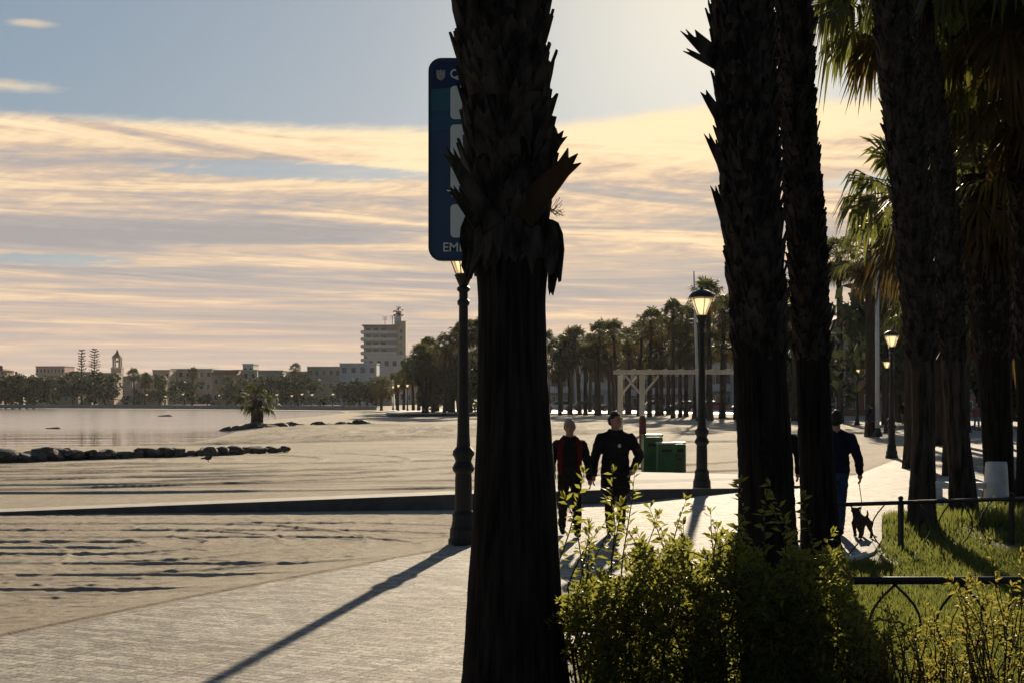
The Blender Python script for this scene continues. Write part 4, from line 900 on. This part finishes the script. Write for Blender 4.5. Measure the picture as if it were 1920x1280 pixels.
a, b = at(1560, 945, 18.7), at(1990, 931, 20.2); fence('low black fence with curved bars running past the leaning trunk', (a.x, a.y, .0), (b.x, b.y, .0), (.0, 1.07, 2.9), (.55, 1.62, 2.3), .645, .026, 'low iron fences')
a, b = at(1300, 1088, 10.95), at(2050, 1088, 10.95); fence('low black fence with a thick rail just behind the hedge', (a.x, a.y, 0), (b.x, b.y + .05, 0), (.75, 2.72), (.3, 1.25, 1.75, 2.25), .645, .029, 'low iron fences')

def leafy(mb, p, d, L_, w, rg):
    """one lanceolate leaf, folded along its midrib"""
    d = d.normalized(); a = V((rg.gauss(0, 1), rg.gauss(0, 1), rg.gauss(0, 1))); s = d.cross(a).normalized(); n = s.cross(d)
    m_ = p + d * L_ * .45 - n * w * .25; t = p + d * L_ - V((0, 0, L_ * .15))
    mb.add([p, m_ + s * w * .5 + n * w * .22, t, m_ - s * w * .5 + n * w * .22, m_], [(0, 4, 2, 1)[::-1], (0, 3, 2, 4)[::-1]])
def shoot(lf, tw, p, d, L_, n, leafL, rg, r=.004):
    pts = [V(p)]; dd = V(d).normalized()
    for k in range(4):
        dd = (dd + V((rg.gauss(0, .10), rg.gauss(0, .10), rg.gauss(-.02, .08)))).normalized(); pts.append(pts[-1] + dd * L_ / 4)
    if tw is not None: tw.tube(pts, [r, r * .9, r * .8, r * .6, r * .3], 4, False)
    for i in range(n):
        t = 4 * (i + .6) / n; k = min(int(t), 3); q = pts[k].lerp(pts[k + 1], t - k); ax = (pts[k + 1] - pts[k]).normalized()
        rd = V((rg.gauss(0, 1), rg.gauss(0, 1), rg.gauss(0, 1))); rd = (rd - ax * rd.dot(ax)).normalized()
        leafy(lf, q, rd * .8 + ax * rg.uniform(.2, .9) + V((0, 0, -.1)), leafL * rg.uniform(.6, 1.2), leafL * rg.uniform(.26, .4), rg)
    for i in range(4):
        rd = V((rg.gauss(0, 1), rg.gauss(0, 1), rg.gauss(.3, 1))); leafy(lf, pts[-1], dd + rd * .5, leafL * .9, leafL * .3, rg)
def hedge():
    rg = random.Random(77); P = at(1330, 745 + 2 * F / 9.6, 9.6); t = thing('hedge', 'dense leafy hedge with backlit yellow green shoots right of the near trunk', 'hedge', (P.x, P.y, 0)); lf, tw = MB(), MB()
    def topz(px):        # silhouette of the hedge
        return np.interp(px, [1030, 1060, 1100, 1200, 1300, 1400, 1480, 1560, 1620, 1660], [1120, 1085, 1075, 1062, 1045, 1042, 1065, 1075, 1130, 1210])
    bumpy = [rg.uniform(-38, 44) for _ in range(60)]
    k = 0
    while k < 1800:
        px = rg.uniform(1045, 1640); d = rg.uniform(8.7, 10.5); zt_ = CH - (topz(px) + bumpy[int(px / 33)] - HZ) / F * d
        if px > 1560 and rg.random() < (px - 1560) / 110: continue
        z = zt_ * (1 - rg.random() ** 1.5 * .98); x = (px - 960) / F * d
        if px < 1110 and rg.random() < .45 and z < zt_ * .75: continue
        q = V((x, d, z)) - P.xyz * V((1, 1, 0)).x if False else V((x - P.x, d - P.y, max(z, .02)))
        dr = V((rg.gauss(0, .8), rg.gauss(0, .8), .8)); L_ = rg.uniform(.10, .24); shoot(lf, tw if rg.random() < .8 else None, q - dr.normalized() * L_ * .8, dr, L_, rg.randint(7, 11), rg.uniform(.05, .095), rg); k += 1
    # long shoots standing clear of the top
    for px, py, d in ((1072, 880, 9.5), (1090, 985, 9.3), (1105, 925, 9.4), (1150, 880, 9.6), (1180, 878, 9.5), (1165, 945, 9.2), (1130, 960, 9.4), (1215, 960, 9.5), (1250, 985, 9.3), (1275, 935, 9.7), (1300, 985, 9.4), (1340, 990, 9.3), (1390, 980, 9.1), (1420, 900, 9.3),
                      (1410, 935, 9.0), (1450, 955, 9.2), (1500, 900, 9.6), (1545, 930, 9.3), (1535, 990, 9.1), (1480, 1005, 9.2), (1240, 945, 9.6), (1320, 960, 9.6), (1195, 990, 9.3), (1120, 1000, 9.2), (1365, 1000, 9.5), (1560, 1030, 9.3), (1470, 980, 9.6), (1185, 920, 9.6), (1098, 955, 9.6)):
        tip = at(px, py, d); b = at(px + rg.uniform(-40, 40), topz(px) + 30, d); v = tip - b; shoot(lf, tw, b - V((P.x, P.y, 0)), v, v.length, int(7 + v.length * 26), .082, rg, .005)
    for i in range(70):   # stems down to the soil
        px = rg.uniform(1075, 1600); d = rg.uniform(9.0, 10.2); b = V(((px - 960) / F * d - P.x, d - P.y, 0)); tw.tube([b, b + V((rg.gauss(0, .06), rg.gauss(0, .06), .4)), b + V((rg.gauss(0, .14), rg.gauss(0, .1), .8))], [.011, .008, .004], 5, False)
    lf.build('foliage', M['leaf'], t); tw.build('branches', M['twig'], t)
hedge()
def shrub(label, pxr, yr, d, n, seed, hero=(), leafL=.05):
    rg = random.Random(seed); cx = sum(pxr) / 2; P = at(cx, 745 + 2 * F / d, d); t = thing('shrub', label, 'shrub', (P.x, P.y, 0)); lf, tw = MB(), MB()
    for i in range(n):
        px = rg.uniform(*pxr); py = rg.uniform(*yr); dd = d + rg.uniform(-.5, .5); tip = at(px, py, dd); b = V((P.x + (tip.x - P.x) * .5 + rg.gauss(0, .1), dd, 0)); v = tip - b
        m_ = b.lerp(tip, .6) + V((rg.gauss(0, .05), 0, .03)); tw.tube([b - V((P.x, P.y, 0)), m_ - V((P.x, P.y, 0))], [.007, .004], 4, False); shoot(lf, tw, m_ - V((P.x, P.y, 0)), tip - m_, (tip - m_).length, int(10 + 16 * (tip - m_).length), leafL, rg)
    for px, py in hero:
        tip = at(px, py, d); b = at(px + rg.uniform(-15, 15), py + 190, d); v = tip - b; shoot(lf, tw, b - V((P.x, P.y, 0)), v, v.length, 22, leafL, rg, .005)
    lf.build('foliage', M['leaf2'], t); tw.build('branches', M['twig'], t)
shrub('loose twiggy shrub with reddish stems in front of the near fence', (1600, 1790), (1130, 1290), 9.2, 70, 5, ((1705, 1110), (1650, 1125)))
shrub('golden leaved shrub at the right picture edge before the near fence', (1780, 1960), (1080, 1290), 9.0, 62, 6, ((1895, 1015), (1912, 1035), (1905, 1060), (1860, 1110), (1925, 1080)), .06)

# ------------------------------------------------------------------ cars and houses behind the palms
def car_proto(paint, label):
    t = thing('parked_car', label, 'car', (0, 0, 0), 0, 'cars parked behind the palm row')
    lo = [(-2.05, .35), (-2.1, .62), (-2.0, .86), (-1.25, .95), (1.1, .95), (1.85, .82), (2.08, .62), (2.05, .32)]
    mb = MB(); m = len(lo); vs = [(x, s * .85, z) for s in (-1, 1) for x, z in lo]; mb.add(vs, [tuple(range(m)), tuple(range(2 * m - 1, m - 1, -1))] + [((i + 1) % m, i, m + i, m + (i + 1) % m) for i in range(m)]); mb.build('body', paint, t, False, .06)
    up = [(-1.75, .93), (-1.35, 1.40), (-.2, 1.48), (.45, 1.40), (1.15, .93)]; m = len(up); mb = MB(); vs = [(x, s * (.78 if z < 1 else .62), z) for s in (-1, 1) for x, z in up]
    mb.add(vs, [tuple(range(m)), tuple(range(2 * m - 1, m - 1, -1))] + [((i + 1) % m, i, m + i, m + (i + 1) % m) for i in range(m)]); mb.build('cabin_glass', M['pane'], t)
    mb = MB(); mb.box((-.45, 0, 1.46), (1.5, 1.2, .06)); mb.build('roof', paint, t, False, .02)
    for x in (-1.3, 1.3):
        for s in (-1, 1):
            w = MB(); w.tube([(x, s * .70, .31), (x, s * .88, .31)], .31, 16); wh = w.build('wheel', M['tyre'], t); w = MB(); w.tube([(x, s * .86, .31), (x, s * .89, .31)], .18, 12); w.build('rim', M['alloy'], wh)
    for s in (-1, 1):
        h = MB(); h.box((2.02, s * .62, .66), (.10, .3, .12)); h.build('headlight', M['pale_trim'], t); h = MB(); h.box((-2.06, s * .62, .72), (.08, .26, .14)); h.build('tail_light', M['red_post'], t)
    return t
def paint(n, c): return mat('car_paint_' + n, c, None, 2, .25, spec=.6)
cars = [(1048, 'white', (.6, .6, .6), 'white parked car nearest the near trunk behind the palms'), (1100, 'grey', (.12, .12, .13), 'grey parked car behind the palms right of the white car'), (1150, 'black', (.012, .012, .014), 'black parked car behind the left pergola post'),
        (1232, 'silver', (.35, .35, .36), 'silver parked car behind the pergola'), (1278, 'blue', (.02, .04, .10), 'dark blue parked car just left of the lamp behind the pergola'), (1336, 'red', (.25, .02, .015), 'red parked car just right of the lamp behind the pergola'), (1400, 'green', (.02, .05, .04), 'dark green parked car partly behind the thick shaggy trunk')]
pr = None
for i, (px, n, c, lb) in enumerate(cars):
    d = 222 - (px - 1048) * .07; P = at(px, 745, d); t = car_proto(paint(n, c), lb); t.location = (P.x, P.y, .065); t.rotation_euler = (0, 0, .06 if i % 2 else PI + .05)

def building(label, px0, px1, ytop, d, m, floors=2, cols=3, depth=9.0, roof='flat', rz=0.0, name='house', base=-.3, win=True, winm=None, group=None, rel_=.2, parapet=True):
    A, B = at(px0, ytop, d), at(px1, ytop, d); w = B.x - A.x; H = A.z - base; t = thing(name, label, 'building', ((A.x + B.x) / 2, d, base), rz, group)
    mb = MB(); mb.box((0, depth / 2, H / 2), (w, depth, H)); mb.build('wall', m, t)
    if roof == 'flat':
        mb = MB(); mb.box((0, depth / 2, H + .12), (w + .3, depth + .3, .24)); mb.build('roof', M['kerb'] if parapet else M['roof_tile'], t)
    else:
        mb = MB(); e = .4; rh = min(w, depth) * .22; q = [(-w / 2 - e, -e, H), (w / 2 + e, -e, H), (w / 2 + e, depth + e, H), (-w / 2 - e, depth + e, H)]
        if roof == 'gable': q += [(-w / 2 - e, depth / 2, H + rh), (w / 2 + e, depth / 2, H + rh)]; f = [(0, 1, 5, 4), (2, 3, 4, 5), (1, 2, 5), (3, 0, 4), (3, 2, 1, 0)]
        elif roof == 'front': q += [(0, -e, H + rh), (0, depth + e, H + rh)]; f = [(0, 1, 4), (1, 2, 5, 4), (2, 3, 5), (3, 0, 4, 5), (3, 2, 1, 0)]
        else: q += [(-w / 2 + depth / 2, depth / 2, H + rh), (w / 2 - depth / 2, depth / 2, H + rh)]; f = [(0, 1, 5, 4), (2, 3, 4, 5), (1, 2, 5), (3, 0, 4), (3, 2, 1, 0)]
        mb.add(q, f); mb.build('roof', M['roof_tile'], t)
    if win:
        fh = H / floors; cw = w / cols; ww, wh = min(1.3, cw * .5), min(1.5, fh * .5)
        fm = MB(); fm.box((0, 0, 0), (ww + .2, .10, wh + .2)); fme = fm.mesh('window', winm or M['frame_white']); pm = MB(); pm.box((0, 0, 0), (ww, .06, wh)); pme = pm.mesh('pane', M['pane'])
        for i in range(floors):
            for j in range(cols):
                o = link('window', fme, t); o.location = (-w / 2 + cw * (j + .5), -.03, fh * (i + .55)); p = link('pane', pme, o); p.location = (0, -.045, 0)
    return t
def balc(t, w, H, floors, depth, m):
    for i in range(1, floors):
        mb = MB(); mb.box((0, -.6, H * i / floors), (w * .9, 1.2, .16)); b = mb.build('balcony', m, t); q = MB(); q.box((0, -1.15, H * i / floors + .55), (w * .9, .08, .9)); q.build('railing', m, b)
# behind the palm row, in the shade
for args in (('pale two storey house with white shutters behind the palms beside the near trunk', 1000, 1075, 700, 262, W['cream'], 2, 5), ('white fronted house behind the palms left of the pergola', 1078, 1150, 690, 258, W['white'], 2, 5), ('grey house behind the pergola posts', 1153, 1215, 680, 254, W['grey'], 3, 4),
             ('rose coloured house behind the pergola middle', 1218, 1300, 672, 250, W['rose'], 3, 5), ('tall sand coloured house behind the lamp and the pergola', 1304, 1372, 652, 240, W['sand'], 3, 4), ('grey white apartment house beside the thick shaggy trunk', 1375, 1470, 640, 236, W['white'], 3, 5)):
    t = building(*args, depth=12, roof='flat'); w = (args[2] - args[1]) / F * args[4]; balc(t, w, CH + (HZ - args[3]) / F * args[4] + .3, args[6], 12, M['frame_white'])
t = building('reddish house with a tiled gable roof right of the close pair of trunks', 1538, 1650, 612, 165, W['brick'], 3, 3, 10, 'front', 0.0); balc(t, 6.2, 10.0, 3, 10, W['rose'])
building('low house with a pale wall seen in the gap between the close pair of trunks', 1462, 1535, 690, 190, W['cream'], 2, 3, 8, 'gable')
building('dark house glimpsed right of the white pole', 1655, 1760, 640, 175, W['grey'], 3, 4, 10, 'flat')
building('dark house glimpsed behind the broad trunk and the seat', 1765, 1960, 655, 150, W['rose'], 3, 6, 10, 'flat')

# ------------------------------------------------------------------ far town
T_ = [('cream two storey house at the left of the far shore', 52, 90, 707, 420, W['cream'], 2, 3, 'flat'), ('pale house with a wide front below the pink hotel', 88, 146, 703, 400, W['ochre'], 2, 4, 'flat'), ('grey white house under the left pine', 128, 168, 698, 440, W['grey'], 3, 3, 'flat'),
      ('sand coloured house just left of the church tower', 184, 214, 700, 410, W['sand'], 2, 3, 'flat'), ('white house at the foot of the church tower', 206, 248, 706, 430, W['grey'], 2, 3, 'flat'), ('low house with tiled roof right of the church tower', 258, 300, 712, 405, W['ochre'], 2, 3, 'gable'),
      ('flat roofed house with aerials in the middle of the town', 286, 318, 694, 450, W['sand'], 3, 3, 'flat'), ('long cream building right of the aerials', 320, 398, 692, 460, W['cream'], 3, 6, 'flat'), ('ochre house with gable roof left of the young palm', 398, 442, 702, 420, W['ochre'], 2, 3, 'gable'),
      ('house with a white roof hut above the young palm', 440, 482, 694, 430, W['grey'], 3, 3, 'flat'), ('small white roof hut block behind the young palm', 455, 475, 683, 436, W['white'], 3, 2, 'flat'), ('dark cream house right of the young palm', 484, 530, 695, 415, W['cream'], 2, 4, 'flat'),
      ('grey house under the single rooftop palm', 530, 578, 697, 425, W['grey'], 3, 4, 'flat'), ('wide cream house with dark windows right of the rooftop palm', 576, 640, 688, 420, W['cream'], 3, 5, 'flat'),
      ('pale blue flat roofed house at the foot of the white tower', 637, 706, 682, 400, W['blue'], 3, 4, 'flat'), ('white house stepped in front of the white tower', 688, 762, 667, 430, W['white'], 3, 5, 'flat'), ('sand coloured block right below the white tower', 755, 794, 677, 440, W['sand'], 3, 5, 'flat'), ('low pale house between blue house and dark palms', 700, 735, 706, 380, W['cream'], 2, 3, 'flat')]
for lb, a, b, yt, d, m, fl, cl, rf in T_: building(lb, a, b, yt, d, m, fl, cl, 9, rf, 0.0, 'house', -.3, True, M['frame_white'], 'houses of the far town')
building('pink hotel with a darker roof line rising over the left of the town', 67, 121, 687, 600, W['pink'], 4, 8, 14, 'flat', 0, 'hotel', -.3, True, M['frame_white'], None, .2, False)
building('house at the far left edge with a rounded roof', -40, 4, 694, 500, W['rose'], 3, 4, 12, 'hip', 0, 'house')
# church tower
P = at(220, 745, 560); ch = thing('church_tower', 'slender church bell tower with an open belfry and pointed roof', 'tower', (P.x, P.y, -.3)); u = 560 / F
zb, zk = (HZ - 690) * u + 2.3, (HZ - 671) * u + 2.3
mb = MB(); mb.box((0, 0, zb / 2), (19 * u, 19 * u, zb)); mb.build('shaft', W['sand'], ch)
mb = MB(); mb.box((0, 0, zb + .15), (20 * u, 20 * u, .4)); mb.build('cornice', M['kerb'], ch)
for x in (-1, 1):
    for y in (-1, 1): mb = MB(); mb.box((x * 5.6 * u, y * 5.6 * u, (zb + .35 + zk) / 2), (3.6 * u, 3.6 * u, zk - zb - .35)); mb.build('belfry_pillar', W['sand'], ch)
mb = MB(); mb.box((0, 0, zk + .2), (16 * u, 16 * u, .5)); mb.build('lintel', W['sand'], ch)
mb = MB(); mb.lathe([(11.5 * u, zk + .45), (1.0, zk + 4.0 * u * 2), (.05, zk + 2.6 + 4 * u)], 4, a0=PI / 4); mb.build('roof', M['roof_tile'], ch)
mb = MB(); mb.lathe([(.5, zk - 1.6), (.42, zk - 1.2), (.2, zk - .8), (.05, zk - .7)], 10); mb.build('bell', M['iron'], ch)
# white balcony tower
dT = 600; u = dT / F; A = at(682, 745, dT); tw_ = thing('apartment_tower', 'tall white balcony tower with a higher stair core and roof aerials', 'tower', (at(721, 745, dT).x, dT, -.3))
H = (HZ - 612) * u + 2.3; w = 66 * u
mb = MB(); mb.box((-6 * u, 6, H / 2), (w, 12, H)); mb.build('wall', W['grey'], tw_)
mb = MB(); mb.box((31.5 * u, 5, (H + 10 * u) / 2), (17 * u, 12, H + 10 * u)); mb.build('stair_core', W['cream'], tw_)
mb = MB(); mb.box((24 * u, 6, H + 9 * u), (13 * u, 6, 20 * u)); mb.build('lift_house', W['white'], tw_)
mb = MB(); mb.box((-6 * u, 5.2, H + .3), (w + 1, 14.5, .6)); mb.build('roof', M['roof_tile'], tw_)
nf = 11
for i in range(1, nf):
    z = H * i / nf; mb = MB(); mb.box((-14 * u, -.8, z), (w - 16 * u, 1.6, .22)); b = mb.build('balcony', W['white'], tw_); q = MB(); q.box((-14 * u, -1.55, z + .6), (w - 16 * u, .1, .95)); q.build('railing', W['white'], b)
    q = MB(); q.box((-39 * u - .5, 4, z + .55), (1.4, 9, 1.2)); q.build('side_balcony', W['white'], tw_)
    q = MB(); q.box((18.5 * u, -.5, z + .5), (15 * u, 1.0, 1.15)); q.build('front_balcony', W['white'], tw_)
    for j in range(3): q = MB(); q.box((-30 * u + j * 14 * u, -.02, z + 1.2), (9 * u, .06, 1.7)); q.build('window', M['pane'], tw_)
    q = MB(); q.box((31.5 * u, -1.03, z + .9), (3.2 * u, .06, 1.5)); q.build('window', M['pane'], tw_)
for x, h in ((-1, 3.5), (13, 4.0), (24, 4.2)):
    q = MB(); zz = H + .6 if x < 18 else H + 19 * u; q.tube([(x * u, 5, zz), (x * u, 5, zz + h)], .12, 6)
    for k in range(3): q.tube([(x * u - 1.1, 5, zz + h - k * .55), (x * u + 1.1, 5, zz + h - k * .55)], .07, 5)
    q.build('aerial', M['iron'], tw_)
q = MB(); rgx = random.Random(3)
for k in range(60): q.ell((25 * u + rgx.gauss(0, .9), 5 + rgx.gauss(0, .9), H + 20 * u + abs(rgx.gauss(.6, 1.2))), (.35, .35, .3), 6, 4)
q.build('roof_plant', M['tree_leaf'], tw_)
# far trees
def bush_tree(seed, w, h, n, m):
    rg = random.Random(seed); lf = MB(); cl = [(V((rg.gauss(0, .33) * w, rg.gauss(0, .33) * w, h * rg.uniform(.22, .95))), rg.uniform(.16, .32) * w) for _ in range(16)]
    for i in range(n):
        c, r = rg.choice(cl); v = V((rg.gauss(0, 1), rg.gauss(0, 1), rg.gauss(0, .8))).normalized() * r * rg.random() ** .4; p = c + v; s = w * rg.uniform(.04, .085)
        a = V((rg.gauss(0, 1), rg.gauss(0, 1), rg.gauss(0, 1))).normalized(); b = a.cross(V((rg.gauss(0, 1), rg.gauss(0, 1), rg.gauss(0, 1)))).normalized(); lf.add([p - a * s, p + b * s * .6, p + a * s, p - b * s * .6], [(0, 1, 2, 3)])
    tr = MB(); tr.tube([(0, 0, -.3), (.05 * w, 0, h * .3), (0, .03 * w, h * .6)], [.05 * w, .04 * w, .02 * w], 6)
    for k in range(5): tr.tube([(0, 0, h * .35), tuple(cl[k][0])], [.025 * w, .01 * w], 5)
    return tr.mesh('trunk', M['dist_bark'], True), lf.mesh('crown', m)
BT = [bush_tree(i, 6.5, 6.5, 900, M['tree_leaf']) for i in range(4)]
rg = random.Random(12); tl = []
for px in range(-15, 66, 13): tl.append((px, rg.uniform(704, 724), 330))
for px in list(range(255, 440, 46)) + list(range(500, 640, 50)): tl.append((px + rg.uniform(-6, 6), rg.uniform(708, 744), rg.uniform(360, 395)))
tl += [(92, 716, 370), (138, 712, 372), (168, 700, 380), (196, 716, 375), (690, 716, 340), (705, 712, 335), (675, 716, 330), (560, 700, 370), (655, 722, 330)]
tl += [(812, 690, 205), (838, 668, 210), (862, 676, 204), (884, 664, 208), (905, 670, 206)]
tl += [(1480, 600, 150), (1690, 560, 120), (1745, 590, 110), (1800, 520, 105), (1870, 500, 100), (1925, 540, 95), (1610, 640, 190)]
for i, (px, yt, d) in enumerate(sorted(tl)):
    tm, cm = BT[i % 4]; P = at(px, yt, d); h = P.z + .3; t = thing('tree', ordn(i) + ' dark round tree from the left, counting all along the shore and behind the palms', 'tree', (P.x, P.y, -.3), i * 1.3, 'dark broadleaf trees')
    s = h / 6.5; t.scale = (max(s, .6) * (.8 if d < 200 else 1), max(s, .6) * (.8 if d < 200 else 1), s); link('trunk', tm, t); link('crown', cm, t)
# far town palms
for i, (px, yt, d) in enumerate(((98, 712, 370), (252, 692, 380), (272, 700, 385), (360, 690, 390), (552, 682, 410), (300, 704, 372), (425, 706, 375), (745, 704, 260), (757, 696, 255), (775, 680, 230), (785, 668, 226), (715, 712, 270))):
    P = at(px, yt + 4, d); o = dup(protos[i % 7], (P.x, P.y, -.3), i, None, ordn(i) + ' small palm from the left rising between the far town houses'); o['group'] = 'palms of the far town'; s = max(P.z - .5, 2.5) / 10; o.scale = (1, 1, s)
    for c in o.children:
        if c.name.startswith(('crown', 'dead')): c.scale = (1, 1, 1 / s)
# two tall pines
def pine(px, yt, d, seed, label, wd):
    rg = random.Random(seed); P = at(px, yt, d); H = P.z + .3; t = thing('pine_tree', label, 'pine tree', (P.x, P.y, -.3), 0, 'tall layered pines'); mb = MB(); mb.tube([(0, 0, 0), (0, 0, H * .97)], [.32, .06], 8); mb.build('trunk', M['dist_bark'], t); lf = MB(); z = H * .22
    while z < H:
        k = (1 - (z / H)) ** .55; Rr = wd * (.35 + .65 * k) * rg.uniform(.7, 1.1)
        for j in range(6):
            a = j * PI / 3 + rg.uniform(-.4, .4); e = V((math.cos(a), math.sin(a), .12))
            for s in range(18):
                p = e * Rr * (s + 1) / 18 + V((0, 0, z + .25 * Rr * ((s + 1) / 18) ** 2)); q = V((rg.gauss(0, 1), rg.gauss(0, 1), rg.gauss(.3, 1))).normalized() * .28; r = V((rg.gauss(0, 1), rg.gauss(0, 1), rg.gauss(0, 1))).normalized() * .09; lf.add([p - r, p + r, p + q + e * .15], [(0, 1, 2)]); lf.add([p - q * .6, p + r * 1.5, p + q * .9], [(0, 1, 2)])
        z += rg.uniform(.55, .85)
    lf.build('crown', M['tree_leaf'], t)
pine(153, 653, 400, 1, 'tall narrow layered pine above the far shore, left one of two', 1.7)
pine(177, 655, 402, 2, 'tall layered pine above the far shore, wider right one of two', 2.5)
# beach wall of the far shore
mb = MB()
pts = [gp(a, b, WZ + .3) for a, b in ((-200, 763.5), (100, 764), (300, 765), (500, 766.5), (640, 768), (700, 767))]
for a, b in zip(pts, pts[1:]): v = b - a; mb.box(((a.x + b.x) / 2, (a.y + b.y) / 2 + 3, .15), (v.length + .5, .5, .8), math.atan2(v.y, v.x))
tag(mb.build('sea_wall', W['grey']), 'low pale wall along the far shore in front of the town', 'wall')

# ------------------------------------------------------------------ evening haze over the bay
hm, hnt, hp_, ho = nodes('evening_haze'); hnt.nodes.remove(hp_)
pv = nn(hnt, 'VolumePrincipled'); pv.inputs['Color'].default_value = (.86, .9, .95, 1); pv.inputs['Density'].default_value = .00006; pv.inputs['Anisotropy'].default_value = .3; hnt.links.new(pv.outputs[0], ho.inputs['Volume'])
mb = MB(); mb.box((0, 900, 23.5), (8600, 2000, 57)); struct(mb.build('haze', hm), 'stuff', 'thin evening haze over the bay and town')
